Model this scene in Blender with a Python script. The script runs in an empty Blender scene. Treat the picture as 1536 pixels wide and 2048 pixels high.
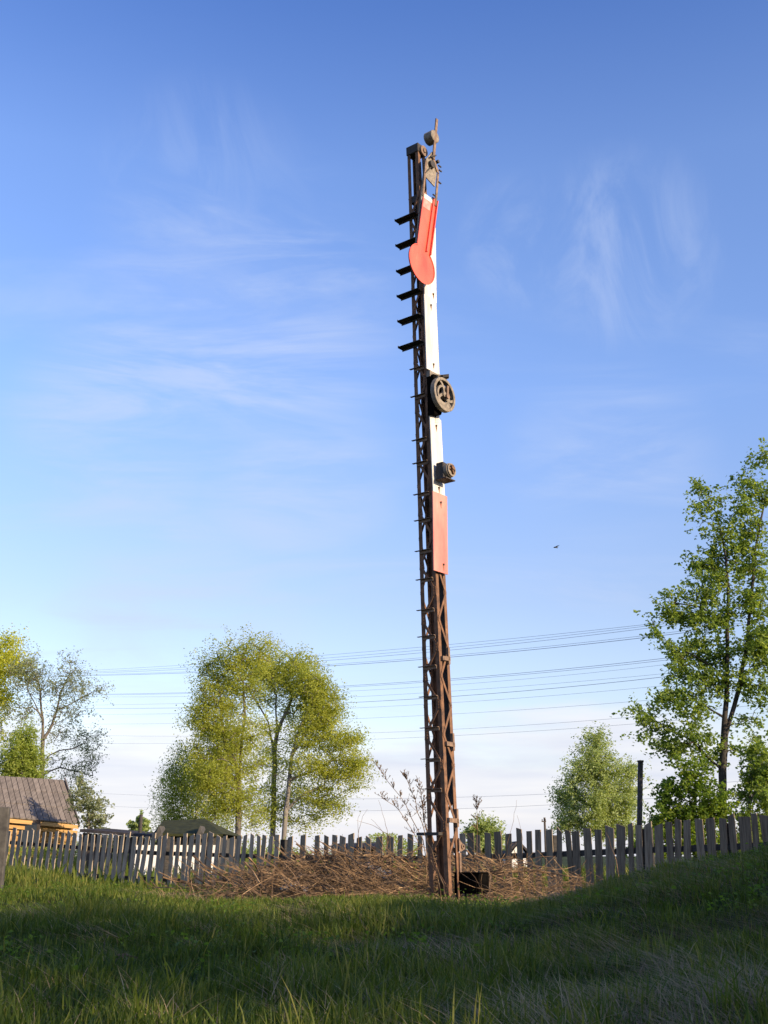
import bpy, math, random
import numpy as np
from mathutils import Vector, Matrix

C = bpy.context.scene.collection
SC = bpy.context.scene
rnd = random.Random(7)
RNG = np.random.default_rng(11)

# ------------------------------------------------------------------ camera, light, exposure
EYE = 0.45
FPX = 2250.0
PITCH = math.radians(17.0)
cam_d = bpy.data.cameras.new('camera')
cam = bpy.data.objects.new('camera', cam_d)
C.objects.link(cam)
cam.location = (0, 0, EYE)
cam.rotation_euler = (math.radians(90) + PITCH, 0, 0)
cam_d.sensor_fit = 'VERTICAL'
cam_d.sensor_height = 36
cam_d.sensor_width = 27
cam_d.lens = 36 * FPX / 2048
cam_d.clip_start = 0.05
cam_d.clip_end = 6000
SC.camera = cam

SUN_AZ = math.radians(127.0)      # clockwise from +Y
SUN_EL = math.radians(14.0)
SUNV = Vector((math.sin(SUN_AZ) * math.cos(SUN_EL), math.cos(SUN_AZ) * math.cos(SUN_EL), math.sin(SUN_EL)))
sd = bpy.data.lights.new('sun', 'SUN')
sd.energy = 4.0
sd.angle = math.radians(0.5)
sd.color = (1.0, 0.80, 0.56)
so = bpy.data.objects.new('sun', sd)
C.objects.link(so)
so.location = (20, -10, 12)
so.rotation_euler = SUNV.to_track_quat('Z', 'Y').to_euler()

SC.view_settings.view_transform = 'Standard'
SC.view_settings.look = 'None'
SC.view_settings.gamma = 1
SC.view_settings.exposure = 1.0
SC.render.filter_size = 1.7


class NT:
    """small node-tree helper"""
    def __init__(self, tree):
        self.t = tree
        self.t.nodes.clear()

    def n(self, kind, **kw):
        nd = self.t.nodes.new(kind)
        ins = kw.pop('ins', {})
        for k, v in kw.items():
            setattr(nd, k, v)
        for k, v in ins.items():
            if hasattr(v, 'is_linked'):
                self.t.links.new(v, nd.inputs[k])
            else:
                nd.inputs[k].default_value = v
        return nd

    def math(self, op, a, b=None, c=None, clamp=False):
        nd = self.t.nodes.new('ShaderNodeMath')
        nd.operation = op
        nd.use_clamp = clamp
        for i, v in enumerate((a, b, c)):
            if v is None:
                continue
            if hasattr(v, 'is_linked'):
                self.t.links.new(v, nd.inputs[i])
            else:
                nd.inputs[i].default_value = v
        return nd.outputs[0]

    def ramp(self, fac, stops):
        nd = self.t.nodes.new('ShaderNodeValToRGB')
        e = nd.color_ramp.elements
        while len(e) > 1:
            e.remove(e[-1])
        e[0].position, e[0].color = stops[0][0], col4(stops[0][1])
        for p, cc in stops[1:]:
            k = e.new(p)
            k.color = col4(cc)
        self.t.links.new(fac, nd.inputs[0])
        return nd.outputs[0]

    def mix(self, fac, a, b, blend='MIX'):
        nd = self.t.nodes.new('ShaderNodeMix')
        nd.data_type = 'RGBA'
        nd.blend_type = blend
        for s, v in ((0, fac), (6, a), (7, b)):
            if hasattr(v, 'is_linked'):
                self.t.links.new(v, nd.inputs[s])
            else:
                nd.inputs[s].default_value = col4(v) if s else v
        return nd.outputs[2]

    def link(self, a, b):
        self.t.links.new(a, b)


def col4(c):
    if isinstance(c, (int, float)):
        return (c, c, c, 1)
    return tuple(c) if len(c) == 4 else tuple(c) + (1,)


# world: physical sky, thin cirrus streaks and a low bank of cloud
W = bpy.data.worlds.new('World')
SC.world = W
W.use_nodes = True
w = NT(W.node_tree)
sky = w.n('ShaderNodeTexSky', sky_type='NISHITA', sun_disc=False, sun_elevation=SUN_EL, sun_rotation=SUN_AZ,
          air_density=1.0, dust_density=0.6, ozone_density=2.0, altitude=100)
tc = w.n('ShaderNodeTexCoord')
sep = w.n('ShaderNodeSeparateXYZ', ins={0: tc.outputs['Generated']})
zz = w.math('MAXIMUM', sep.outputs[2], 0.0)
den = w.math('ADD', zz, 0.12)
px_ = w.math('DIVIDE', sep.outputs[0], den)
py_ = w.math('DIVIDE', sep.outputs[1], den)
comb = w.n('ShaderNodeCombineXYZ', ins={0: px_, 1: py_})
mp = w.n('ShaderNodeMapping', ins={0: comb.outputs[0], 'Location': (0.55, 1.15, 0), 'Rotation': (0, 0, math.radians(-24)), 'Scale': (0.75, 1.9, 1)})
n1 = w.n('ShaderNodeTexNoise', ins={'Vector': mp.outputs[0], 'Scale': 1.25, 'Detail': 10.0, 'Roughness': 0.60, 'Distortion': 0.9})
mp2 = w.n('ShaderNodeMapping', ins={0: comb.outputs[0], 'Location': (3.1, 1.7, 0), 'Scale': (0.5, 0.6, 1)})
n2 = w.n('ShaderNodeTexNoise', ins={'Vector': mp2.outputs[0], 'Scale': 1.3, 'Detail': 3.0})
c1 = w.math('SMOOTHSTEP', n1.outputs[0], 0.46, 0.80) if False else None
mr = w.n('ShaderNodeMapRange', interpolation_type='SMOOTHSTEP', ins={0: n1.outputs[0], 1: 0.47, 2: 0.78, 3: 0.0, 4: 1.0})
mr2 = w.n('ShaderNodeMapRange', interpolation_type='SMOOTHSTEP', ins={0: n2.outputs[0], 1: 0.30, 2: 0.60, 3: 0.0, 4: 1.0})
mr3 = w.n('ShaderNodeMapRange', interpolation_type='SMOOTHSTEP', ins={0: zz, 1: 0.57, 2: 0.44, 3: 0.03, 4: 1.0})
cir = w.math('MULTIPLY', w.math('MULTIPLY', mr.outputs[0], mr2.outputs[0]), w.math('MULTIPLY', mr3.outputs[0], 0.8))
# separate wisps of cirrus, each in its own quarter of the sky
nv = w.n('ShaderNodeVectorMath', operation='NORMALIZE', ins={0: tc.outputs['Generated']})
mpw = w.n('ShaderNodeMapping', ins={0: tc.outputs['Generated'], 'Rotation': (0, math.radians(12), 0), 'Scale': (7.0, 3.0, 3.4)})
nw = w.n('ShaderNodeTexNoise', ins={'Vector': mpw.outputs[0], 'Scale': 2.1, 'Detail': 10.0, 'Roughness': 0.62, 'Distortion': 1.3})
mpv = w.n('ShaderNodeMapping', ins={0: tc.outputs['Generated'], 'Rotation': (0, math.radians(9), 0), 'Scale': (2.0, 3.0, 10.0)})
nv2 = w.n('ShaderNodeTexNoise', ins={'Vector': mpv.outputs[0], 'Scale': 1.7, 'Detail': 10.0, 'Roughness': 0.6, 'Distortion': 1.0})
fw = w.n('ShaderNodeMapRange', interpolation_type='SMOOTHSTEP', ins={0: nw.outputs[0], 1: 0.36, 2: 0.72, 3: 0.0, 4: 1.0})
fv = w.n('ShaderNodeMapRange', interpolation_type='SMOOTHSTEP', ins={0: nv2.outputs[0], 1: 0.36, 2: 0.70, 3: 0.0, 4: 1.0})
wisp = None
for (az, el, rad, amt, fib) in ((7.9, 30.2, 3.8, .28, fw), (13.4, 29.4, 5.6, .30, fw), (-10.5, 32.6, 6.0, .15, fw), (-8.0, 26.6, 9.5, .62, fv), (-14.0, 20.6, 6.5, .62, fv), (-5.0, 18.6, 6.5, .5, fv), (-3.0, 17.0, 3.0, .4, fw), (-10.0, 11.5, 7.5, .4, fv), (12.0, 19.5, 6.0, .3, fv)):
    dv = (math.sin(math.radians(az)) * math.cos(math.radians(el)), math.cos(math.radians(az)) * math.cos(math.radians(el)), math.sin(math.radians(el)))
    dt = w.n('ShaderNodeVectorMath', operation='DOT_PRODUCT', ins={0: nv.outputs[0], 1: dv})
    mk = w.n('ShaderNodeMapRange', interpolation_type='SMOOTHSTEP', ins={0: dt.outputs['Value'], 1: math.cos(math.radians(rad)), 2: math.cos(math.radians(rad * .15)), 3: 0.0, 4: amt})
    q = w.math('MULTIPLY', mk.outputs[0], fib.outputs[0])
    wisp = q if wisp is None else w.math('MAXIMUM', wisp, q)
cir = w.math('ADD', w.math('MULTIPLY', cir, 0.55), wisp, clamp=True)
# low bank near the horizon
mp3 = w.n('ShaderNodeMapping', ins={0: tc.outputs['Generated'], 'Location': (0.4, 0.2, 0.0), 'Scale': (2.2, 2.2, 9.0)})
n3 = w.n('ShaderNodeTexNoise', ins={'Vector': mp3.outputs[0], 'Scale': 2.2, 'Detail': 8.0, 'Roughness': 0.55})
edge = w.math('ADD', 0.118, w.math('MULTIPLY', w.math('SUBTRACT', n3.outputs[0], 0.5), 0.16))
bank = w.n('ShaderNodeMapRange', interpolation_type='SMOOTHSTEP', ins={0: w.math('SUBTRACT', edge, zz), 1: -0.015, 2: 0.035, 3: 0.0, 4: 0.88})
mp4 = w.n('ShaderNodeMapping', ins={0: tc.outputs['Generated'], 'Scale': (2.0, 2.0, 22.0)})
n4 = w.n('ShaderNodeTexNoise', ins={'Vector': mp4.outputs[0], 'Scale': 2.0, 'Detail': 6.0})
bankcol = w.ramp(n4.outputs[0], [(0.36, (3.0, 3.15, 3.7)), (0.6, (3.75, 3.75, 3.95))])
# the air of that evening: paler low down, deeper overhead than the clean model sky
tint = w.ramp(zz, [(0.0, (1.06, .90, .94)), (0.216, (1.04, .89, .98)), (0.386, (1.05, 1.04, 1.30)), (0.555, (1.0, 1.04, 1.36)), (0.66, (.64, .79, 1.24)), (0.9, (.45, .64, 1.12))])
skc = w.mix(1.0, sky.outputs[0], tint, 'MULTIPLY')
s1 = w.mix(cir, skc, (2.5, 2.9, 3.9))
s2 = w.mix(bank.outputs[0], s1, bankcol)
bg = w.n('ShaderNodeBackground', ins={0: s2, 1: 0.125})
wo = w.n('ShaderNodeOutputWorld', ins={0: bg.outputs[0]})

# ------------------------------------------------------------------ measuring helpers
CP, SP = math.cos(PITCH), math.sin(PITCH)


def ray(px, py):
    xn, yn = (px - 768) / FPX, (1024 - py) / FPX
    return Vector((xn, CP - yn * SP, SP + yn * CP))


def at(px, py, Y):
    r = ray(px, py)
    t = Y / r.y
    return Vector((r.x * t, r.y * t, EYE + r.z * t))


def depth(p):
    return p[1] * CP + (p[2] - EYE) * SP


def proj(p):
    x, y, z = p[0], p[1], p[2] - EYE
    d = y * CP + z * SP
    u = -y * SP + z * CP
    return 768 + FPX * x / d, 1024 - FPX * u / d


def ss(a, b, x):
    t = np.clip((np.asarray(x, float) - a) / (b - a), 0, 1)
    return t * t * (3 - 2 * t)


_lat = np.random.default_rng(5).random((256, 256))


def vnoise(x, y):
    x = np.asarray(x, float); y = np.asarray(y, float)
    xi = np.floor(x).astype(int); yi = np.floor(y).astype(int)
    fx = x - xi; fy = y - yi
    fx = fx * fx * (3 - 2 * fx); fy = fy * fy * (3 - 2 * fy)
    a = _lat[xi % 256, yi % 256]; b = _lat[(xi + 1) % 256, yi % 256]
    c = _lat[xi % 256, (yi + 1) % 256]; d = _lat[(xi + 1) % 256, (yi + 1) % 256]
    return (a * (1 - fx) + b * fx) * (1 - fy) + (c * (1 - fx) + d * fx) * fy


def ground_h(x, y):
    x = np.asarray(x, float); y = np.asarray(y, float)
    h = np.zeros(np.broadcast(x, y).shape)
    near = 1 - ss(15, 60, np.hypot(x, y))
    h = h + near * 0.10 * (vnoise(x * 0.6 + 9, y * 0.6) - 0.5) + near * 0.08 * (vnoise(x * 1.7, y * 1.7 + 40) - 0.5)
    # ditch where the camera stands
    h = h - 0.65 * (1 - ss(1.2, 3.2, y)) * (1 - ss(3.0, 6.0, np.abs(x)))
    # lower ground along and beyond the fence
    h = h - (0.20 + 0.18 * ss(-5, 2, x)) * ss(12.8, 17.5, y)
    # hump at the start of the fence
    h = h + 0.34 * np.exp(-((x + 6.9) / 1.7) ** 2 - ((y - 20.5) / 2.2) ** 2)
    h = h + 0.16 * np.exp(-((x + 2.9) / 1.4) ** 2 - ((y - 11.3) / 0.9) ** 2)
    # railway bank rising on the sunny side; out-of-view part shaped to shade the foreground
    xr = np.maximum(x - 0.15, 0)
    up = 0.27 * np.maximum(x - 0.74, 0) + 0.42 * np.maximum(x - 2.9, 0) ** 1.15
    up = np.where(up > 0, 2.3 * np.tanh(up / 2.3), 0)
    st = 3.4 - np.maximum(x - 2.5, 0) * 2.2
    prof = ss(0, 1, (y - st) / 4.2) * (1 - ss(7.9, 10.9, y + 0.9 * np.maximum(x - 2.6, 0)))
    h = h + up * prof * (1 - ss(20, 30, x))
    return h


def gz(x, y):
    return float(ground_h(x, y))


# ------------------------------------------------------------------ mesh helpers
def setp(o, label=None, cat=None, group=None, kind=None):
    if label: o['label'] = label
    if cat: o['category'] = cat
    if group: o['group'] = group
    if kind: o['kind'] = kind
    return o


def thing(name, label, cat, loc=(0, 0, 0), group=None):
    o = bpy.data.objects.new(name, None)
    o.empty_display_size = 0.3
    C.objects.link(o)
    o.location = loc
    return setp(o, label, cat, group)


def np_mesh(name, verts, faces_flat, counts, mat, smooth=False, attr=None):
    me = bpy.data.meshes.new(name)
    nv = len(verts)
    me.vertices.add(nv)
    me.vertices.foreach_set('co', np.ascontiguousarray(verts, dtype=np.float32).ravel())
    me.loops.add(len(faces_flat))
    me.loops.foreach_set('vertex_index', np.ascontiguousarray(faces_flat, dtype=np.int32))
    me.polygons.add(len(counts))
    starts = np.concatenate(([0], np.cumsum(counts)[:-1])).astype(np.int32)
    me.polygons.foreach_set('loop_start', starts)
    me.polygons.foreach_set('loop_total', np.ascontiguousarray(counts, dtype=np.int32))
    me.polygons.foreach_set('use_smooth', np.full(len(counts), bool(smooth)))
    if attr is not None:
        a = me.attributes.new('tint', 'FLOAT', 'POINT')
        a.data.foreach_set('value', np.ascontiguousarray(attr, dtype=np.float32))
    me.update(calc_edges=True)
    me.materials.append(mat)
    return me


def link(name, me, parent=None):
    o = bpy.data.objects.new(name, me)
    C.objects.link(o)
    if parent is not None:
        o.parent = parent
        if parent.parent is None and parent.type == 'EMPTY':
            o.matrix_parent_inverse = Matrix.Translation(-Vector(parent.location))
        elif parent.parent is not None or parent.type == 'MESH':
            o.matrix_parent_inverse = Matrix.Identity(4)
    return o


class MB:
    """collects shapes (world coordinates) into one mesh"""
    def __init__(self):
        self.v = []
        self.f = []
        self.t = []

    def add(self, vs, fs, tint=0.5):
        b = len(self.v)
        self.v += [tuple(p) for p in vs]
        self.f += [tuple(b + i for i in f) for f in fs]
        self.t += [tint] * len(vs)

    def box8(self, p, tint=0.5):
        self.add(p, [(0, 1, 2, 3), (7, 6, 5, 4), (0, 4, 5, 1), (1, 5, 6, 2), (2, 6, 7, 3), (3, 7, 4, 0)], tint)

    def obox(self, c, ax, ay, az, sx, sy, sz, tint=0.5):
        c = Vector(c); ax = ax * (sx / 2); ay = ay * (sy / 2); az = az * (sz / 2)
        p = [c - ax - ay - az, c + ax - ay - az, c + ax + ay - az, c - ax + ay - az]
        p += [q + 2 * az for q in p]
        self.box8(p, tint)

    def beam(self, p0, p1, side, up, w_, h_, tint=0.5):
        """bar from p0 to p1 with section w_ (along side) x h_ (along up)"""
        a = side * (w_ / 2); b = up * (h_ / 2)
        self.box8([p0 - a - b, p0 + a - b, p0 + a + b, p0 - a + b, p1 - a - b, p1 + a - b, p1 + a + b, p1 - a + b], tint)

    def tube(self, pts, rad, n=6, tint=0.5, cap=True):
        pts = [Vector(p) for p in pts]
        if not hasattr(rad, '__len__'):
            rad = [rad] * len(pts)
        vs = []
        ref = None
        for i, p in enumerate(pts):
            d = (pts[min(i + 1, len(pts) - 1)] - pts[max(i - 1, 0)])
            d = d.normalized() if d.length > 1e-9 else Vector((0, 0, 1))
            if ref is None:
                ref = d.orthogonal().normalized()
            ref = (ref - d * ref.dot(d))
            ref = ref.normalized() if ref.length > 1e-6 else d.orthogonal().normalized()
            bb = d.cross(ref)
            for k in range(n):
                a = 2 * math.pi * k / n
                vs.append(p + (ref * math.cos(a) + bb * math.sin(a)) * rad[i])
        fs = []
        for i in range(len(pts) - 1):
            for k in range(n):
                fs.append((i * n + k, i * n + (k + 1) % n, (i + 1) * n + (k + 1) % n, (i + 1) * n + k))
        if cap:
            fs.append(tuple(range(n))[::-1])
            fs.append(tuple((len(pts) - 1) * n + k for k in range(n)))
        self.add(vs, fs, tint)

    def prism(self, poly, off, tint=0.5):
        """polygon (list of Vectors) extruded by vector off"""
        n = len(poly)
        vs = list(poly) + [p + off for p in poly]
        fs = [tuple(range(n)), tuple(range(2 * n - 1, n - 1, -1))]
        fs += [(i, i + n, (i + 1) % n + n, (i + 1) % n) for i in range(n)]
        self.add(vs, fs, tint)

    def ring(self, c, ea, eb, en, r0, r1, th, n=40, tint=0.5):
        """flat ring r0..r1 of thickness th along en"""
        vs = []
        for k in range(n):
            a = 2 * math.pi * k / n
            d = ea * math.cos(a) + eb * math.sin(a)
            vs += [c + d * r0, c + d * r1, c + d * r1 + en * th, c + d * r0 + en * th]
        fs = []
        for k in range(n):
            m = (k + 1) % n
            for q in range(4):
                fs.append((k * 4 + q, k * 4 + (q + 1) % 4, m * 4 + (q + 1) % 4, m * 4 + q))
        self.add(vs, fs, tint)

    def disc(self, c, ea, eb, en, r, th, n=32, tint=0.5):
        poly = [c + (ea * math.cos(2 * math.pi * k / n) + eb * math.sin(2 * math.pi * k / n)) * r for k in range(n)]
        self.prism(poly, en * th, tint)

    def build(self, name, mat, parent=None, smooth=False, bevel=0):
        counts = [len(f) for f in self.f]
        flat = [i for f in self.f for i in f]
        me = np_mesh(name, np.array(self.v), np.array(flat), np.array(counts), mat, smooth, self.t)
        import bmesh
        bm = bmesh.new(); bm.from_mesh(me)
        bmesh.ops.recalc_face_normals(bm, faces=bm.faces)
        if bevel:
            bmesh.ops.bevel(bm, geom=[e for e in bm.edges if len(e.link_faces) == 2 and e.calc_face_angle(0) > 0.5], offset=bevel, segments=1, affect='EDGES')
        bm.to_mesh(me); bm.free()
        return link(name, me, parent)


# ------------------------------------------------------------------ materials
def new_mat(name):
    m = bpy.data.materials.new(name)
    m.use_nodes = True
    return m, NT(m.node_tree)


def mat_basic(name, c1, c2, scale=8, rough=0.7, metal=0.0, bump=0.2, stretch=(1, 1, 1), c3=None, t3=0.68, detail=6, spec=0.5):
    m, t = new_mat(name)
    tc = t.n('ShaderNodeTexCoord')
    mp = t.n('ShaderNodeMapping', ins={0: tc.outputs['Object'], 'Scale': stretch})
    no = t.n('ShaderNodeTexNoise', ins={'Vector': mp.outputs[0], 'Scale': scale, 'Detail': detail, 'Roughness': 0.6})
    stops = [(0.3, c1), (0.65, c2)]
    if c3:
        stops += [(t3, c2), (t3 + 0.05, c3)]
    base = t.ramp(no.outputs[0], stops)
    at_ = t.n('ShaderNodeAttribute', attribute_name='tint')
    k = t.n('ShaderNodeMapRange', ins={0: at_.outputs['Fac'], 1: 0, 2: 1, 3: 0.62, 4: 1.38})
    base = t.mix(1.0, base, k.outputs[0], 'MULTIPLY')
    b = t.n('ShaderNodeBump', ins={'Height': no.outputs[0], 'Strength': bump, 'Distance': 0.02})
    p = t.n('ShaderNodeBsdfPrincipled', ins={'Base Color': base, 'Roughness': rough, 'Metallic': metal, 'Normal': b.outputs[0], 'Specular IOR Level': spec})
    t.n('ShaderNodeOutputMaterial', ins={0: p.outputs[0]})
    return m


def mat_leaf(name, a, b, c, trans=0.45, rough=0.6):
    """leaf colour varies leaf by leaf through the tint attribute"""
    m, t = new_mat(name)
    at_ = t.n('ShaderNodeAttribute', attribute_name='tint')
    base = t.ramp(at_.outputs['Fac'], [(0.0, a), (0.5, b), (1.0, c)])
    p = t.n('ShaderNodeBsdfPrincipled', ins={'Base Color': base, 'Roughness': rough, 'Specular IOR Level': 0.3})
    tr = t.n('ShaderNodeBsdfTranslucent', ins={0: t.mix(1.0, base, (1.25, 1.2, 0.6), 'MULTIPLY')})
    mx = t.n('ShaderNodeMixShader', ins={0: trans, 1: p.outputs[0], 2: tr.outputs[0]})
    t.n('ShaderNodeOutputMaterial', ins={0: mx.outputs[0]})
    return m


M = {}
M['rust'] = mat_basic('rusty_iron', (0.065, 0.036, 0.022), (0.21, 0.105, 0.052), 14, 0.85, 0.0, 0.35, c3=(0.31, 0.175, 0.09))
M['rust_light'] = mat_basic('weathered_iron', (0.09, 0.058, 0.040), (0.24, 0.155, 0.10), 22, 0.8, 0.0, 0.3)
M['dark_iron'] = mat_basic('dark_iron', (0.018, 0.016, 0.015), (0.05, 0.040, 0.032), 20, 0.75, 0.0, 0.3)
M['grey_iron'] = mat_basic('grey_iron', (0.10, 0.083, 0.062), (0.26, 0.215, 0.16), 26, 0.75, 0.0, 0.25)
M['black'] = mat_basic('black_iron', (0.002, 0.0018, 0.0016), (0.006, 0.0052, 0.0045), 20, 1.0, 0.0, 0.3, spec=0.02)  # even near-black colour, almost no gloss
M['white'] = mat_basic('white_enamel', (0.42, 0.39, 0.33), (0.62, 0.60, 0.55), 9, 0.5, 0.0, 0.06, stretch=(1.6, 1.6, .22), c3=(0.30, 0.19, 0.10), t3=0.70)
M['pale_red'] = mat_basic('faded_red_enamel', (0.47, 0.12, 0.095), (0.61, 0.225, 0.165), 5, 0.5, 0.0, 0.05, stretch=(1, 1, .35), c3=(0.60, 0.28, 0.22))
M['faded'] = mat_basic('chalky_faded_red', (0.42, 0.16, 0.13), (0.50, 0.30, 0.26), 10, 0.7, 0.0, 0.05, c3=(0.58, 0.12, 0.08), t3=.6)
M['red'] = mat_basic('red_enamel', (0.54, 0.062, 0.036), (0.70, 0.115, 0.066), 5, 0.5, 0.0, 0.05, stretch=(1, 1, .4), c3=(0.60, 0.22, 0.15), t3=0.64)
M['fence'] = mat_basic('grey_weathered_board', (0.13, 0.10, 0.072), (0.32, 0.26, 0.188), 5, 0.9, 0.0, 0.4, stretch=(9, 9, 0.6), spec=0.12)
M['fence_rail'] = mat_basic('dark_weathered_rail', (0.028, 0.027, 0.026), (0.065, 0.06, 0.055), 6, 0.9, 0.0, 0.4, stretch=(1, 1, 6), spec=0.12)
M['stick'] = mat_basic('dry_sticks', (0.055, 0.036, 0.022), (0.20, 0.128, 0.072), 9, 0.9, 0.0, 0.2, c3=(0.36, 0.25, 0.14), t3=.57, spec=0.12)
M['bark'] = mat_basic('bark', (0.055, 0.045, 0.036), (0.17, 0.145, 0.12), 7, 0.9, 0.0, 0.5, stretch=(3, 3, .6))
M['bark_dark'] = mat_basic('dark_bark', (0.022, 0.020, 0.018), (0.075, 0.065, 0.055), 9, 0.95, 0.0, 0.5, stretch=(3, 3, .6), spec=0.15)  # darker copy of bark; shade on the maple trunk put into the colour
M['bark_grey'] = mat_basic('grey_bark', (0.09, 0.085, 0.078), (0.23, 0.20, 0.17), 7, 0.9, 0.0, 0.5, stretch=(3, 3, .6))
M['bark_birch'] = mat_basic('birch_bark', (0.42, 0.38, 0.33), (0.66, 0.62, 0.56), 3, 0.8, 0.0, 0.3, stretch=(1, 1, 4), c3=(0.06, 0.05, 0.045), t3=0.62)
M['concrete'] = mat_basic('grey_concrete', (0.035, 0.032, 0.028), (0.085, 0.078, 0.066), 9, 0.95, 0.0, 0.4)  # darkened: shade on the edge post is put into the colour
M['plaster'] = mat_basic('white_plaster', (0.62, 0.60, 0.55), (0.76, 0.74, 0.68), 4, 0.9, 0.0, 0.1)
M['wood_yellow'] = mat_basic('yellow_wood', (0.23, 0.13, 0.042), (0.40, 0.235, 0.08), 4, 0.75, 0.0, 0.2, stretch=(.5, .5, 10))
M['dark_roof'] = mat_basic('dark_roofing', (0.035, 0.033, 0.036), (0.075, 0.065, 0.062), 6, 0.9, 0.0, 0.3, spec=0.12)
M['mossy_roof'] = mat_basic('mossy_roofing', (0.022, 0.026, 0.012), (0.06, 0.062, 0.024), 6, 0.9, 0.0, 0.3, spec=0.12)
M['dark_wood'] = mat_basic('dark_wood', (0.05, 0.04, 0.034), (0.11, 0.09, 0.075), 5, 0.9, 0.0, 0.3, stretch=(6, 6, .6), spec=0.12)
M['slate'] = mat_basic('weathered_roof_boards', (0.105, 0.09, 0.076), (0.21, 0.178, 0.15), 3, 0.9, 0.0, 0.3, stretch=(7, .6, .6), spec=0.12)
M['wire'] = mat_basic('power_wire', (0.20, 0.22, 0.27), (0.26, 0.28, 0.33), 3, 0.5, 0.0, 0.0)
M['plastic'] = mat_basic('bluish_plastic', (0.30, 0.36, 0.42), (0.46, 0.52, 0.58), 6, 0.4, 0.0, 0.3)
M['bird'] = mat_basic('dark_feathers', (0.03, 0.03, 0.035), (0.08, 0.08, 0.085), 9, 0.8, 0.0, 0.0)
M['glass'] = mat_basic('dark_window_glass', (0.02, 0.025, 0.03), (0.04, 0.05, 0.06), 3, 0.15, 0.0, 0.0)
M['mossy_plate'] = mat_basic('greenish_iron_plate', (0.15, 0.15, 0.105), (0.26, 0.25, 0.17), 16, 0.8, 0.0, 0.3)

M['leaf_poplar'] = mat_leaf('poplar_leaf', (0.274, 0.316, 0.056), (0.421, 0.458, 0.082), (0.578, 0.583, 0.145), 0.62)
M['leaf_birch'] = mat_leaf('birch_leaf', (0.236, 0.31, 0.072), (0.368, 0.442, 0.102), (0.512, 0.55, 0.165), 0.62)
M['leaf_yellow'] = mat_leaf('yellow_green_leaf', (0.333, 0.378, 0.034), (0.512, 0.534, 0.069), (0.666, 0.674, 0.119), 0.55)
M['leaf_sparse'] = mat_leaf('grey_green_leaf', (0.165, 0.197, 0.104), (0.286, 0.321, 0.185), (0.418, 0.451, 0.3), 0.55)
M['leaf_silver'] = mat_leaf('silvery_leaf', (0.217, 0.284, 0.086), (0.399, 0.474, 0.186), (0.58, 0.651, 0.359), 0.55)
M['leaf_maple'] = mat_leaf('maple_leaf', (0.136, 0.218, 0.048), (0.225, 0.313, 0.068), (0.346, 0.415, 0.104), 0.62)
M['leaf_shrub'] = mat_leaf('shrub_leaf', (0.113, 0.193, 0.027), (0.18, 0.27, 0.039), (0.287, 0.348, 0.058), 0.62)
M['grass'] = mat_leaf('grass_blade', (0.03, 0.058, 0.009), (0.095, 0.14, 0.016), (0.27, 0.25, 0.06), 0.45)
M['straw'] = mat_leaf('dry_straw', (0.15, 0.105, 0.048), (0.29, 0.205, 0.095), (0.46, 0.34, 0.16), 0.2, 0.8)


def mat_ground():
    m, t = new_mat('meadow_soil')
    tc = t.n('ShaderNodeTexCoord')
    a = t.n('ShaderNodeTexNoise', ins={'Vector': tc.outputs['Object'], 'Scale': 1.3, 'Detail': 8.0, 'Roughness': 0.65})
    b = t.n('ShaderNodeTexNoise', ins={'Vector': tc.outputs['Object'], 'Scale': 26.0, 'Detail': 6.0, 'Roughness': 0.7})
    col = t.ramp(a.outputs[0], [(0.35, (0.022, 0.035, 0.010)), (0.55, (0.045, 0.065, 0.016)), (0.72, (0.09, 0.075, 0.04))])
    col = t.mix(0.5, col, t.ramp(b.outputs[0], [(0.3, (0.015, 0.02, 0.008)), (0.7, (0.09, 0.11, 0.035))]))
    bp = t.n('ShaderNodeBump', ins={'Height': b.outputs[0], 'Strength': 0.7, 'Distance': 0.04})
    p = t.n('ShaderNodeBsdfPrincipled', ins={'Base Color': col, 'Roughness': 0.95, 'Normal': bp.outputs[0], 'Specular IOR Level': 0.1})
    t.n('ShaderNodeOutputMaterial', ins={0: p.outputs[0]})
    return m


# ------------------------------------------------------------------ ground sheet
def axis_pts(fine0, fine1, step, far):
    v = list(np.arange(fine0, fine1 + 1e-6, step))
    s = step
    x = fine1
    while x < far:
        s *= 1.16
        x += s
        v.append(x)
    s = step
    x = fine0
    while x > -far:
        s *= 1.16
        x -= s
        v.insert(0, x)
    return np.array(v)


gx = axis_pts(-13, 13, 0.16, 3500)
gy = axis_pts(-6, 28, 0.16, 3500)
GX, GY = np.meshgrid(gx, gy)
GZ = ground_h(GX, GY)
nx_, ny_ = len(gx), len(gy)
idx = np.arange(nx_ * ny_).reshape(ny_, nx_)
quads = np.stack([idx[:-1, :-1], idx[:-1, 1:], idx[1:, 1:], idx[1:, :-1]], -1).reshape(-1, 4)
gme = np_mesh('ground', np.stack([GX, GY, GZ], -1).reshape(-1, 3), quads.ravel(), np.full(len(quads), 4), mat_ground(), True)
setp(link('ground', gme), 'uneven grassy ground with a bank rising towards the sun', kind='structure')

# ------------------------------------------------------------------ the semaphore mast
PHI1, PHI2 = math.radians(39), math.radians(51)
U1 = Vector((-math.cos(PHI1), math.sin(PHI1), 0))
U2 = Vector((math.cos(PHI2), math.sin(PHI2), 0))
O = at(899, 1800, 12.0)
LEAN = -0.0275
AX = Vector((LEAN, 0, 1))
N1 = -U1            # outward normal of the sunny face (spanned by U2, z)
N2 = -U2            # outward normal of the shaded face (spanned by U1, z)


def zm(row, s1=0.0, s2=0.0, o=0.0):
    lo, hi = -0.6, 14.0
    for _ in range(50):
        m_ = (lo + hi) / 2
        if proj(O + U1 * s1 + U2 * s2 + N1 * o + AX * m_)[1] > row:
            lo = m_
        else:
            hi = m_
    return (lo + hi) / 2


HT = zm(287)


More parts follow.
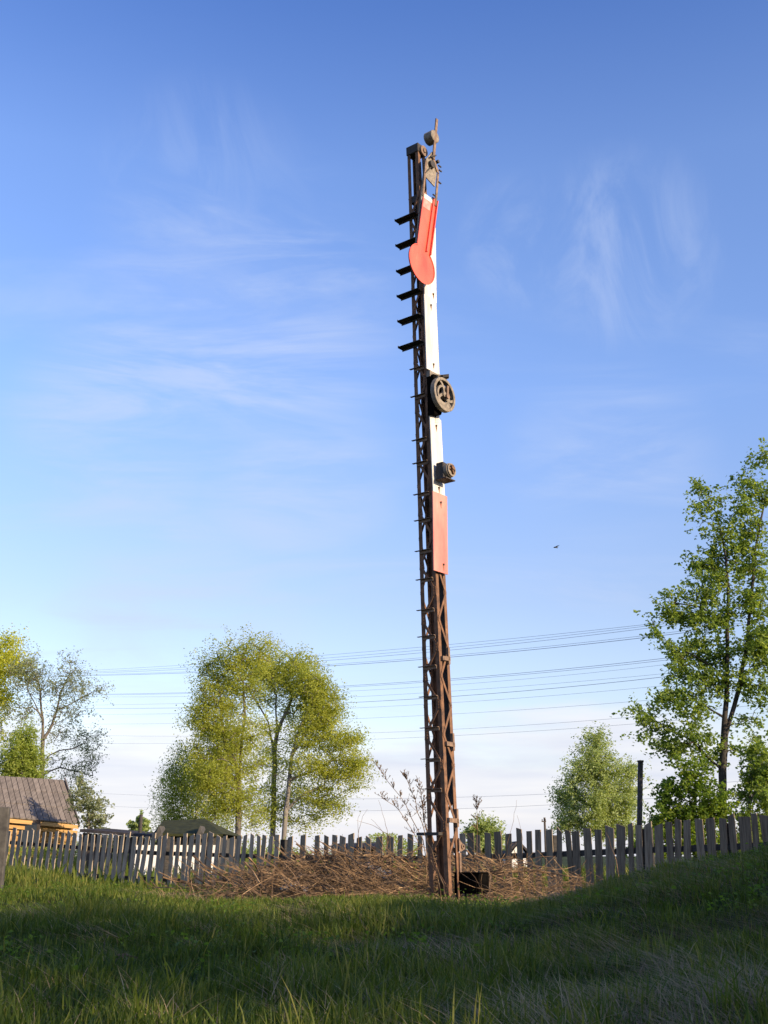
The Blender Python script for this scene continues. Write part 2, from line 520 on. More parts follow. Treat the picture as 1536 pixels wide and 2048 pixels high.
def L1(z): return 0.25 - 0.085 * z / HT
def L2(z): return 0.205 - 0.06 * z / HT


def MP(s1, s2, z): return O + U1 * s1 + U2 * s2 + AX * z


def face_sz(px, py, o):
    """pixel -> (s, z) in the plane parallel to the sunny face, o metres in front of it"""
    r = ray(px, py)
    q0 = O + N1 * o - Vector((0, 0, EYE))
    A = Matrix((( -r.x, U2.x, AX.x), (-r.y, U2.y, AX.y), (-r.z, U2.z, AX.z)))
    s = A.inverted() @ (-q0)
    return s[1], s[2]


def FP(px, py, o):
    s, z = face_sz(px, py, o)
    return O + N1 * o + U2 * s + AX * z


foot = Vector((O.x, O.y, gz(O.x, O.y)))
mast = thing('semaphore_signal', 'tall leaning lattice railway semaphore with drooping red arm and pale plates', 'signal', foot)
Z0 = -0.25
LEGW, LT = 0.051, 0.008


def leg(c1, c2):
    m_ = MB()
    def corner(z):
        return c1 * L1(z), c2 * L2(z)
    d1 = U1 if c1 == 0 else -U1
    d2 = U2 if c2 == 0 else -U2
    a0 = MP(*corner(Z0), Z0); a1 = MP(*corner(HT), HT)
    for e, f in ((d1, d2), (d2, d1)):
        if e is d2:
            st = LT
        else:
            st = 0
        m_.box8([a0 + e * st, a0 + e * LEGW, a0 + e * LEGW + f * LT, a0 + e * st + f * LT,
                 a1 + e * st, a1 + e * LEGW * .85, a1 + e * LEGW * .85 + f * LT, a1 + e * st + f * LT])
    return m_


for c1, c2 in ((0, 0), (1, 0), (0, 1), (1, 1)):
    leg(c1, c2).build('mast_leg', M['rust'], mast)

# zig-zag lattice on each face
NODE = 0.62


def lattice(face, phase):
    m_ = MB()
    z = 0.10 + phase * NODE / 2
    k = 0
    while z < zm(400) - 0.2:
        za, zb = z, z + NODE / 2
        def pt(side, zz):
            if face == 'a': return MP(side * (L1(zz) - 0.03) + 0.015, -0.004, zz)
            if face == 'b': return MP(-0.004, side * (L2(zz) - 0.03) + 0.015, zz)
            if face == 'c': return MP(side * (L1(zz) - 0.03) + 0.015, L2(zz) + 0.004, zz)
            return MP(L1(zz) + 0.004, side * (L2(zz) - 0.03) + 0.015, zz)
        s = k % 2
        p0, p1 = pt(s, za), pt(1 - s, zb)
        d = (p1 - p0).normalized()
        nrm = {'a': U2, 'b': U1, 'c': U2, 'd': U1}[face]
        m_.beam(p0, p1, d.cross(nrm).normalized(), nrm, 0.028, 0.007)
        z += NODE / 2
        k += 1
    return m_


for fc, ph in (('a', 0), ('b', 1), ('c', 1), ('d', 0)):
    lattice(fc, ph).build('lattice_brace', M['rust'], mast)

# gusset plates with rivet heads where the lattice meets the front and outer legs
zq = 0.10
side = 0
while zq < zm(400) - .3:
    m_ = MB()
    c1 = (0.0 if side == 0 else L1(zq) - .07)
    m_.box8([MP(c1, -.001, zq - .05), MP(c1 + .07, -.001, zq - .05), MP(c1 + .07, -.007, zq - .05), MP(c1, -.007, zq - .05),
             MP(c1 + .01, -.001, zq + .05), MP(c1 + .06, -.001, zq + .05), MP(c1 + .06, -.007, zq + .05), MP(c1 + .01, -.007, zq + .05)])
    for dz in (-.03, 0, .03):
        m_.disc(MP(c1 + .035, -.006, zq + dz), U1, AX.normalized(), N2, .009, .007, 6)
    m_.build('gusset', M['rust'], mast)
    zq += NODE / 2; side = 1 - side

# climbing steps on the shaded face
step_rows_wide = [440, 490, 541, 591, 641, 693]
step_rows = [740, 795, 882, 928, 990, 1042, 1103, 1160, 1221, 1274, 1334, 1394, 1456, 1518, 1578]
for r_ in step_rows_wide + step_rows:
    wide = r_ in step_rows_wide
    z = zm(r_, L1(5), 0)
    l = L1(z)
    m_ = MB()
    a, b = (0.02, l + 0.15) if wide else (0.03, l + 0.035)
    dep = 0.085 if wide else 0.03
    o_ = -0.012
    p0, p1 = MP(a, o_, z), MP(b, o_, z)
    m_.beam(p0 + N2 * dep / 2, p1 + N2 * dep / 2, N2, Vector((0, 0, 1)), dep, 0.006)
    fl = .03 if wide else .032
    p1b = MP(b - (0 if wide else .05), o_, z)
    m_.beam(p0 - Vector((0, 0, .004 + fl / 2)), p1b - Vector((0, 0, .004 + fl / 2)), N2, Vector((0, 0, 1)), 0.006, fl)
    if wide:  # turned-up tip that keeps the boot from slipping
        m_.beam(p1, p1 + N2 * dep, U1, Vector((0, 0, 1)), 0.006, 0.03)
    m_.build('climbing_step', M['dark_iron'] if wide else M['rust_light'], mast)

# foot ledge by the fence top
m_ = MB()
z = zm(1668, L1(0.6), 0)
m_.beam(MP(0.05, -0.03, z), MP(L1(z) + 0.09, -0.03, z), N2, Vector((0, 0, 1)), 0.09, 0.03)
m_.build('foot_ledge', M['dark_iron'], mast)


# enamel plates on the sunny face
def plate(name, x0, x1, r0, r1, mat, off, th=0.012, bend=0.0, bolts=True):
    s0 = face_sz(x0[0], r0, off)[0]; s1 = face_sz(x1[0], r0, off)[0]
    zt, zb = zm(r0, 0, s0, off), zm(r1, 0, s0, off)
    t0 = face_sz(x0[1], r1, off)[0]; t1 = face_sz(x1[1], r1, off)[0]
    m_ = MB()
    B = lambda s, z, o: O + N1 * o + U2 * s + AX * z
    n = 1
    for i in range(n):
        f0, f1 = i / n, (i + 1) / n
        za, zb_ = zb + (zt - zb) * f0, zb + (zt - zb) * f1
        sa0, sa1 = t0 + (s0 - t0) * f0, t1 + (s1 - t1) * f0
        sb0, sb1 = t0 + (s0 - t0) * f1, t1 + (s1 - t1) * f1
        oa, ob = off + bend * math.sin(f0 * math.pi), off + bend * math.sin(f1 * math.pi)
        m_.box8([B(sa0, za, oa), B(sa1, za, oa), B(sa1, za, oa + th), B(sa0, za, oa + th),
                 B(sb0, zb_, ob), B(sb1, zb_, ob), B(sb1, zb_, ob + th), B(sb0, zb_, ob + th)])
    p = m_.build(name, mat, mast)
    if bolts:
        for zq in (zt - 0.10, zb + 0.10):
            q = MB()
            q.disc(B((s0 + s1) / 2 + 0.005, zq, off + th), U2, AX.normalized(), N1, 0.011, 0.012, 6)
            q.build('bolt', M['dark_iron'], p)
            q = MB()
            bz = zq + (.0 if zq > (zt + zb) / 2 else .0)
            q.prism([B((s0 + s1) / 2 - .014, bz + .005, off + th), B((s0 + s1) / 2 + .024, bz + .005, off + th), B((s0 + s1) / 2 + .009, bz - .075, off + th)], N1 * .002)
            q.build('rust_streak', M['rust'], p)
    return p


plate('white_plate', (846, 848), (869, 871), 440, 596, M['white'], 0.016)
plate('white_plate', (847, 852), (870, 877), 588, 738, M['white'], 0.034)
plate('white_plate', (858, 865), (880, 888), 830, 988, M['white'], 0.018)
plate('red_plate', (864, 866), (892, 894), 982, 1142, M['pale_red'], 0.036)['label'] = 'faded pink-red plate, lowest on the mast'

# dark board closing the back of the lattice
m_ = MB()
zb, zt = zm(1606), zm(400)
for za, zc in ((zb, zt),):
    m_.box8([MP(L1(za) * .55, L2(za) - .02, za), MP(0.01, L2(za) - .02, za), MP(0.01, L2(za) - .03, za), MP(L1(za) * .55, L2(za) - .03, za),
             MP(L1(zc) * .6, L2(zc) - .02, zc), MP(0.01, L2(zc) - .02, zc), MP(0.01, L2(zc) - .03, zc), MP(L1(zc) * .6, L2(zc) - .03, zc)])
m_.build('back_board', M['dark_iron'], mast)

# pull rod brackets on the sunny face
for (xa, ya, xb, yb) in ((884, 1316, 899, 1318), (892, 1487, 908, 1490), (897, 1640, 916, 1642)):
    m_ = MB()
    p0, p1 = FP(xa, ya, 0.02), FP(xb, yb, 0.02)
    m_.beam(p0, p1, N1, AX.normalized(), 0.03, 0.045)
    c = p1 - U2 * 0.02
    m_.beam(c - AX * 0.06, c + AX * 0.12, U2, N1, 0.03, 0.03)
    m_.build('rod_bracket', M['rust_light'], mast)
m_ = MB()
pr = [FP(905, 1560, -.03), FP(903, 1450, -.03), FP(893, 1300, -.03), FP(886, 1160, -.03)]
m_.tube(pr, 0.009, 6)
m_.build('pull_rod', M['rust_light'], mast)
# eye plate and drop rod near the foot
m_ = MB()
pe = [FP(916, 1676, .012), FP(921, 1684, .012), FP(928, 1692, .012), FP(928, 1698, .012), FP(921, 1703, .012), FP(917, 1703, .012)]
m_.prism(pe, N1 * 0.012)
m_.ring(FP(925, 1693, .025), U2, AX.normalized(), N1, 0.012, 0.026, 0.012, 16)
m_.build('eye_plate', M['rust_light'], mast)
m_ = MB()
m_.beam(FP(920, 1706, .01), FP(921, 1748, .01), U2, N1, 0.03, 0.012)
m_.build('drop_rod', M['rust_light'], mast)

# head of the mast: cap box, sheave, inner plate
AXN = AX.normalized()
m_ = MB()
zc0, zc1 = HT - 0.11, HT + 0.012
l1, l2 = L1(HT) + .012, L2(HT) + .012
m_.box8([MP(-.012, -.012, zc0), MP(l1, -.012, zc0), MP(l1, l2, zc0), MP(-.012, l2, zc0), MP(-.012, -.012, zc1), MP(l1, -.012, zc1), MP(l1, l2, zc1), MP(-.012, l2, zc1)])
m_.build('mast_cap', M['dark_iron'], mast, bevel=0.008)
m_ = MB()
cs = FP(846, 303, 0.016)
m_.ring(cs, U2, AXN, N1, 0.03, 0.07, 0.022, 24)
m_.disc(cs, U2, AXN, N1, 0.022, 0.03, 16)
m_.beam(cs - U2 * .055 + N1 * .012, cs + U2 * .055 + N1 * .012, AXN, N1, 0.016, 0.012)
m_.build('head_sheave', M['rust_light'], mast)
m_ = MB()
za, zb = zm(398), zm(312)
m_.box8([MP(.05, .02, za), MP(.062, .02, za), MP(.062, L2(za) - .02, za), MP(.05, L2(za) - .02, za), MP(.05, .02, zb), MP(.062, .02, zb), MP(.062, L2(zb) - .02, zb), MP(.05, L2(zb) - .02, zb)])
m_.build('inner_plate', M['mossy_plate'], mast)
m_ = MB()
z = zm(392)
m_.obox(MP(L1(z) * .5, L2(z) * .4, z), U1, U2, AXN, 0.13, 0.11, 0.09)
m_.tube([MP(L1(z) * .5, L2(z) * .4, z - .05), MP(L1(z) * .45, L2(z) * .4, z - .22)], [.035, .012], 8)
m_.build('linkage_block', M['dark_iron'], mast)
# bar down from the pivot at the mast head to the arm
m_ = MB()
m_.beam(FP(851, 318, .03), FP(832, 492, .03), U2, N1, 0.022, 0.02)
m_.build('arm_rail', M['grey_iron'], mast)

# signal arm: a blade with a round end, hanging beside the mast
AO = 0.12
arm_pts_l = [(845, 398), (840, 425), (833, 470), (831, 489)]
disc_c = face_sz(842, 529, AO)
e1 = face_sz(818, 515, AO); e2 = face_sz(866, 545, AO)
DR = 0.5 * abs(e2[0] - e1[0]) * 1.04
S = lambda p, o: O + N1 * o + U2 * p[0] + AX * p[1]
root_l, root_r = face_sz(846, 386, AO), face_sz(871, 404, AO)
neck_r = face_sz(857, 512, AO)
neck_l = face_sz(833, 486, AO)
poly = [root_l, neck_l]
a0 = math.atan2(neck_l[1] - disc_c[1], neck_l[0] - disc_c[0])
a1 = math.atan2(neck_r[1] - disc_c[1], neck_r[0] - disc_c[0])
while a1 < a0:
    a1 += 2 * math.pi
nn = 36
for i in range(nn + 1):
    a = a0 + (a1 - a0) * i / nn
    poly.append((disc_c[0] + DR * math.cos(a), disc_c[1] + DR * math.sin(a)))
poly += [neck_r, root_r]


def lerp2(a, b, f): return (a[0] + (b[0] - a[0]) * f, a[1] + (b[1] - a[1]) * f)


wl, wr = lerp2(root_l, neck_l, 0.085), lerp2(root_r, neck_r, 0.085)
m_ = MB()
m_.prism([S(p, AO) for p in [wl] + poly[1:-1] + [wr]], N1 * 0.012)
arm = m_.build('signal_arm', M['red'], mast)
m_ = MB()
m_.prism([S(p, AO) for p in (root_l, wl, wr, root_r)], N1 * 0.012)
m_.build('white_tip', M['white'], arm)
m_ = MB()   # paint weathered to a chalky pink near the root
f0, f1 = lerp2(root_l, neck_l, .09), lerp2(root_l, neck_l, .27)
g0, g1 = lerp2(root_r, neck_r, .09), lerp2(root_r, neck_r, .24)
m_.prism([S(p, AO + .012) for p in (lerp2(f0, g0, .06), lerp2(f1, g1, .06), lerp2(f1, g1, .34), lerp2(f1, g1, .58), lerp2(f0, g0, .62))], N1 * .0025)
m_.build('faded_patch', M['faded'], arm)
# raised rim round the arm
m_ = MB()
rim = [root_r, neck_r] + [p for p in reversed(poly[2:-2])] + [neck_l, root_l]
for a, b in zip(rim[:-1], rim[1:]):
    pa, pb = S(a, AO + 0.012), S(b, AO + 0.012)
    if (pb - pa).length < 1e-5:
        continue
    d = (pb - pa).normalized()
    right_edge = a is root_r
    hh = 0.03 if right_edge else 0.008
    m_.beam(pa - d * .001 + N1 * hh / 2, pb + d * .001 + N1 * hh / 2, d.cross(N1).normalized(), N1, 0.012, hh)
m_.build('arm_rim', M['red'], arm)
m_ = MB()
m_.beam(S(lerp2(root_r, root_l, .26), AO + .012) + N1 * .012, S(lerp2(neck_r, neck_l, .30), AO + .012) + N1 * .012, U2, N1, 0.022, 0.024)
m_.build('arm_stiffener', M['red'], arm)
# straps, spectacle plate
m_ = MB()
m_.beam(FP(871, 412, AO + .02), FP(876, 348, AO + .02), U2, N1, 0.035, 0.012)
m_.beam(FP(876, 346, AO + .02), FP(865, 312, AO + .02), U2, N1, 0.05, 0.012)
m_.beam(FP(846, 392, AO + .02), FP(852, 322, AO + .02), U2, N1, 0.03, 0.012)
m_.build('arm_strap', M['rust_light'], mast)
m_ = MB()
m_.prism([FP(848, 352, AO), FP(868, 374, AO), FP(873, 338, AO), FP(863, 304, AO), FP(851, 318, AO)], N1 * 0.012)
m_.build('spectacle_plate', M['grey_iron'], mast)
m_ = MB()
m_.disc(FP(861, 330, AO + .012), U2, AXN, N1, 0.05, 0.04, 18)
m_.build('arm_pivot', M['dark_iron'], mast)
m_ = MB()
m_.disc(FP(861, 330, AO - .115), U2, AXN, N1, 0.022, 0.127, 12)
m_.build('pivot_shaft', M['dark_iron'], mast)
m_ = MB()
m_.beam(FP(850, 346, AO + .022), FP(866, 330, AO + .022), AXN, N1, 0.018, 0.02)
m_.build('pivot_link', M['dark_iron'], mast)
for (x, y) in ((880, 333), (881, 342), (880, 366), (869, 391), (868, 397)):
    m_ = MB()
    c = FP(x, y, AO + .03)
    m_.tube([c - U2 * .03, c + U2 * .02], .010, 6)
    m_.build('strap_bolt', M['dark_iron'], mast)
# counterweight
m_ = MB()
m_.beam(FP(867, 318, AO + .03), FP(873.5, 238, AO + .03), U2, N1, 0.042, 0.014)
wb = m_.build('counterweight_bar', M['rust_light'], mast)
m_ = MB()
cw = FP(871, 272, AO + .036)
m_.disc(cw - N1 * 0.13, U2, AXN, N1, 0.083, 0.13, 32)
m_.build('counterweight', M['grey_iron'], mast, bevel=0.008)
m_ = MB()
m_.beam(FP(861, 313, AO + .045), FP(872, 311, AO + .045), AXN, N1, 0.018, 0.018)
m_.build('clamp', M['dark_iron'], mast)

# pulley wheel
PO = 0.17
pc = FP(886, 790, PO)
PR = 0.205
m_ = MB()
m_.ring(pc - N1 * .03, U2, AXN, N1, PR * .83, PR, 0.06, 48)
wheel = m_.build('pulley_wheel', M['grey_iron'], mast, bevel=0.004)
m_ = MB()
m_.ring(pc - N1 * .02, U2, AXN, N1, PR * .45, PR * .58, 0.03, 36)
m_.disc(pc - N1 * .14, U2, AXN, N1, 0.032, 0.17, 18)
m_.build('wheel_hub', M['grey_iron'], wheel)
m_ = MB()
for k in range(3):
    a0 = math.radians(90 + 120 * k - 20)
    pts = []
    for i in range(7):
        f = i / 6
        a = a0 + f * 0.75
        r_ = PR * (.12 + .76 * f)
        pts.append(pc + (U2 * math.cos(a) + AXN * math.sin(a)) * r_)
    for a, b in zip(pts[:-1], pts[1:]):
        d = (b - a).normalized()
        m_.beam(a - d * .004, b + d * .004, d.cross(N1).normalized(), N1, 0.03, 0.026)
m_.build('wheel_spoke', M['grey_iron'], wheel)
m_ = MB()   # solid web over the lower part of the wheel
wp = [pc + (U2 * math.cos(a) + AXN * math.sin(a)) * (PR * .82) for a in np.linspace(math.radians(205), math.radians(325), 14)]
wp += [pc + (U2 * math.cos(a) + AXN * math.sin(a)) * (PR * .50) for a in np.linspace(math.radians(325), math.radians(205), 14)]
m_.prism(wp, N1 * 0.012)
m_.build('wheel_web', M['grey_iron'], wheel)
m_ = MB()
pts = [pc + U2 * .03 - AXN * .02 + N1 * .035, pc + U2 * .055 + AXN * .12 + N1 * .035]
m_.beam(pts[0], pts[1], U2, N1, 0.032, 0.016)
m_.disc(pts[0], U2, AXN, N1, 0.03, 0.02, 16)
m_.build('crank', M['rust_light'], wheel)
# black casting that carries the wheel
m_ = MB()
m_.prism([FP(853, 752, .01), FP(855, 832, .01), FP(869, 834, .01), FP(880, 800, .01), FP(872, 757, .01)], N1 * 0.10)
m_.build('wheel_bracket', M['black'], mast, bevel=0.006)
m_ = MB()
m_.prism([FP(853, 742, .02), FP(853, 754, .02), FP(876, 764, .02), FP(876, 752, .02), FP(862, 748, .02)], N1 * 0.05)
m_.beam(FP(873, 756, .12), FP(893, 756, .12), N1, AXN, 0.05, 0.035)
m_.build('bracket_plate', M['grey_iron'], mast)
m_ = MB()
p0 = FP(877, 755, .13)
m_.obox(p0 + Vector((.07, 0.0, .01)), Vector((1, 0, .12)).normalized(), Vector((0, 1, 0)), AXN, .10, .05, .035)
m_.obox(p0 + Vector((.02, 0.0, -.01)), Vector((1, 0, .12)).normalized(), Vector((0, 1, 0)), AXN, .06, .05, .05)
m_.build('cable_clip', M['dark_iron'], mast)
m_ = MB()
m_.prism([FP(871, 820, .02), FP(869, 846, .02), FP(876, 846, .02), FP(878, 822, .02)], N1 * 0.015)
m_.build('spare_strip', M['white'], mast)

# lamp below the wheel
LO = 0.06
LD = 0.13
ld = FP(899, 941, LO + LD)
lk = ld - N1 * LD
m_ = MB()
hw, hh = .078, .095
m_.prism([lk + U2 * a_ + AXN * b_ for a_, b_ in ((-hw, -hh), (hw, -hh), (hw, hh * .9), (-hw, hh))], N1 * (LD - .03))
m_.beam(lk - N1 * .045, lk + N1 * .002, U2, AXN, 0.06, 0.06)
lamp = m_.build('signal_lamp', M['dark_iron'], mast, bevel=0.006)
m_ = MB()
m_.disc(ld - N1 * .029, U2, AXN, N1, 0.082, 0.045, 28)
m_.ring(ld + N1 * .016, U2, AXN, N1, 0.055, 0.075, 0.02, 24)
m_.build('lamp_face', M['grey_iron'], lamp)
m_ = MB()
m_.beam(ld + N1 * .025 - U2 * .07 + AXN * .01, ld + N1 * .025 + U2 * .07 + AXN * .03, AXN, N1, 0.018, 0.02)
m_.disc(ld + N1 * .016 + AXN * .03, U2, AXN, N1, 0.025, 0.04, 14)
m_.beam(ld + N1 * .03 + AXN * .06 - U2 * .02, ld + N1 * .03 - AXN * .04 + U2 * .035, U2, N1, 0.02, 0.02)
m_.build('lamp_catch', M['rust'], lamp)
m_ = MB()
m_.prism([lk - AXN * .095 + U2 * a_ + N1 * b_ for a_, b_ in ((-.09, -.01), (.09, -.01), (.09, LD + .01), (-.09, LD + .01))], AXN * -.012)
m_.build('lamp_shelf', M['dark_iron'], lamp)

# winding box at the foot
wbx = thing('winding_box', 'black rusty iron winding box on thin legs at the mast foot', 'iron box', (at(934, 1795, 12.1).x, 12.1, gz(0.9, 12.1)))
pA, pB = at(908, 1748, 12.18), at(957, 1746, 12.02)
dx = (pB - pA); dx.z = 0; wlen = dx.length; dxn = dx.normalized(); dyn = Vector((-dxn.y, dxn.x, 0))
hbox = (1783 - 1745) / FPX * depth(pA)
m_ = MB()
cc = (pA + pB) / 2 - Vector((0, 0, hbox / 2)) + dyn * .11
m_.obox(cc, dxn, dyn, Vector((0, 0, 1)), wlen, .22, hbox)
m_.obox(cc + Vector((0, 0, hbox / 2 + .006)), dxn, dyn, Vector((0, 0, 1)), wlen + .02, .24, .012)
m_.build('case', M['black'], wbx, bevel=0.004)
m_ = MB()
m_.obox(cc - dyn * .114, dxn, dyn, Vector((0, 0, 1)), wlen - .05, .008, hbox - .05)
m_.build('door', M['black'], wbx)
for sx in (-1, 1):
    for sy in (-1, 1):
        m_ = MB()
        p = cc + dxn * sx * (wlen / 2 - .02) + dyn * sy * .09 - Vector((0, 0, hbox / 2))
        m_.tube([p, Vector((p.x, p.y, gz(p.x, p.y) - .05))], .012, 6)
        m_.build('leg', M['dark_iron'], wbx)

# ------------------------------------------------------------------ picket fence
FPTS = [(5, 28.2), (330, 23.6), (768, 19.6), (1100, 17.4), (1600, 14.8)]   # image column, distance
FTOP = [(0, 1658), (60, 1662), (320, 1671), (560, 1669), (768, 1671), (920, 1672), (1000, 1667), (1100, 1660), (1250, 1650), (1350, 1643), (1450, 1636), (1536, 1628), (1600, 1622)]
FRAIL = [(0, 1684), (60, 1688), (300, 1706), (560, 1714), (768, 1717), (920, 1716), (1100, 1709), (1300, 1700), (1450, 1694), (1600, 1688)]


def interp(tab, x):
    return float(np.interp(x, [t[0] for t in tab], [t[1] for t in tab]))


fence = thing('picket_fence', 'long weathered grey picket fence of uneven boards behind the brush', 'fence', (0, 19.6, gz(0, 19.6)))


def fence_xy(px):
    Y = 1 / interp([(a, 1 / b) for a, b in FPTS], px)
    return Y


def fence_dir(px):
    a = at(px - 20, 1700, fence_xy(px - 20)); b = at(px + 20, 1700, fence_xy(px + 20))
    d = b - a; d.z = 0
    return d.normalized()


cols = []
x = 20.0
while x < 345:
    cols.append((x, rnd.uniform(8.2, 10.2))); x += rnd.uniform(11.0, 13.6)
while x < 570:
    cols.append((x, rnd.uniform(7.8, 11))); x += rnd.uniform(11.5, 14.5)
meas = [(582, 11), (608, 12), (636, 12), (654, 10), (671, 11), (687, 13), (704, 12), (720, 12), (738, 12), (760, 15), (782, 14), (802, 11), (822, 12),
        (841, 10), (860, 13), (880, 12), (903, 12), (926, 11), (942, 13), (957, 8), (976, 14), (996, 14), (1018, 13), (1039, 10), (1059, 11), (1077, 11), (1099, 13)]
cols += meas
right = [(1120, 10), (1136, 11), (1152, 13), (1175, 14), (1197, 13), (1220, 15), (1243, 15), (1262, 9), (1278, 12), (1297, 15), (1318, 14), (1338, 12), (1357, 11), (1375, 13),
         (1398, 15), (1421, 14), (1446, 13), (1463, 12), (1489, 19), (1509, 11), (1529, 16), (1552, 14), (1574, 15)]
cols += right
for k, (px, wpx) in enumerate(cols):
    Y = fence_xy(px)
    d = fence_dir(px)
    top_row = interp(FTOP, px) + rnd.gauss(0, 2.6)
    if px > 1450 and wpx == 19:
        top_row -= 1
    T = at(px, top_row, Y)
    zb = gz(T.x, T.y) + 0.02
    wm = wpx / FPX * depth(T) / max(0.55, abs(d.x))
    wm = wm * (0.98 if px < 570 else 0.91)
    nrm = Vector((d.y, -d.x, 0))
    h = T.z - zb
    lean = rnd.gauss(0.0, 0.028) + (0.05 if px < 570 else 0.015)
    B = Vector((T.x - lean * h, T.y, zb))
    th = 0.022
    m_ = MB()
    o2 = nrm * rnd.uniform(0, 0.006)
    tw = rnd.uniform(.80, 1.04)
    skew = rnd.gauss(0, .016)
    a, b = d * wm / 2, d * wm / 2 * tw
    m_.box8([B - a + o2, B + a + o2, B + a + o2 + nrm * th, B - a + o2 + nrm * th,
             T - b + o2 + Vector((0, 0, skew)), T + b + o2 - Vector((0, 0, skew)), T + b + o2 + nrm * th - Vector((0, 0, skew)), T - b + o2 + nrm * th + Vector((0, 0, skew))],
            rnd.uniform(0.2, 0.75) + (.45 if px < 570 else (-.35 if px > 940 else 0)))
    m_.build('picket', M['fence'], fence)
# rails and posts behind the pickets
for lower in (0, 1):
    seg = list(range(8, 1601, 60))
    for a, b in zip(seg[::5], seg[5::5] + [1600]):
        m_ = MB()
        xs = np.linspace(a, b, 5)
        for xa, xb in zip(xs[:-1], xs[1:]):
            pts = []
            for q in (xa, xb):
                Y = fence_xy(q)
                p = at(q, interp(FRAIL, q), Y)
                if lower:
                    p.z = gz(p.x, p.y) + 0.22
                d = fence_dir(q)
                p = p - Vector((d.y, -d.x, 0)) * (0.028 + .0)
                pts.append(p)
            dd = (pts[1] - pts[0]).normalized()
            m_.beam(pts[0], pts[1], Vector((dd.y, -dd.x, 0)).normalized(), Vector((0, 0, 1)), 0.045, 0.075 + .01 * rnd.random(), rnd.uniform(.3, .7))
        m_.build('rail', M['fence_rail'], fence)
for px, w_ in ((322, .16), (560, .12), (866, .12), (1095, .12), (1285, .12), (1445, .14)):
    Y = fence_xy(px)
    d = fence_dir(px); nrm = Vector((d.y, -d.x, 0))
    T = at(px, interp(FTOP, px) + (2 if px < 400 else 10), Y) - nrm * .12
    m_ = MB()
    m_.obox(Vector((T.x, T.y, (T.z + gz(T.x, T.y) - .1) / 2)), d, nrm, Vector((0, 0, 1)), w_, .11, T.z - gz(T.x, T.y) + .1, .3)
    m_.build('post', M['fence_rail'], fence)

# concrete post at the picture edge
PY = 17.0
pt = at(9, 1614, PY)
zb = gz(pt.x, pt.y) - .1
m_ = MB()
m_.obox(Vector((pt.x - .02, pt.y, (pt.z + zb) / 2)), Vector((1, .15, 0)).normalized(), Vector((-.15, 1, 0)).normalized(), Vector((0, 0, 1)), .20, .16, pt.z - zb)
setp(m_.build('concrete_post', M['concrete'], None, bevel=0.012), 'stout grey concrete post standing in the grass before the yellow cabin', 'post')


# ------------------------------------------------------------------ trees
def leaves_mesh(name, pos, size, tint, mat, aspect=0.62, up=0.5, hang=0.0, rng=RNG):
    n = len(pos)
    nrm = rng.normal(size=(n, 3)); nrm[:, 2] = np.abs(nrm[:, 2]) + up
    nrm /= np.linalg.norm(nrm, axis=1)[:, None]
    a = rng.normal(size=(n, 3)); a[:, 2] -= hang
    a -= nrm * np.sum(a * nrm, 1)[:, None]
    a /= np.linalg.norm(a, axis=1)[:, None] + 1e-9
    b = np.cross(nrm, a)
    L = (size * rng.uniform(.7, 1.3, n))[:, None]
    Wd = L * aspect
    fold = nrm * L * 0.12
    v = np.stack([pos - a * L * .5, pos - b * Wd * .5 + fold - a * L * .05, pos + a * L * .5, pos + b * Wd * .5 + fold - a * L * .05], 1).reshape(-1, 3)
    q = np.arange(4 * n).reshape(-1, 4)
    f = np.concatenate([q[:, [0, 1, 2]], q[:, [0, 2, 3]]], 1).ravel()
    return np_mesh(name, v, f, np.full(2 * n, 3), mat, False, np.repeat(tint, 4))


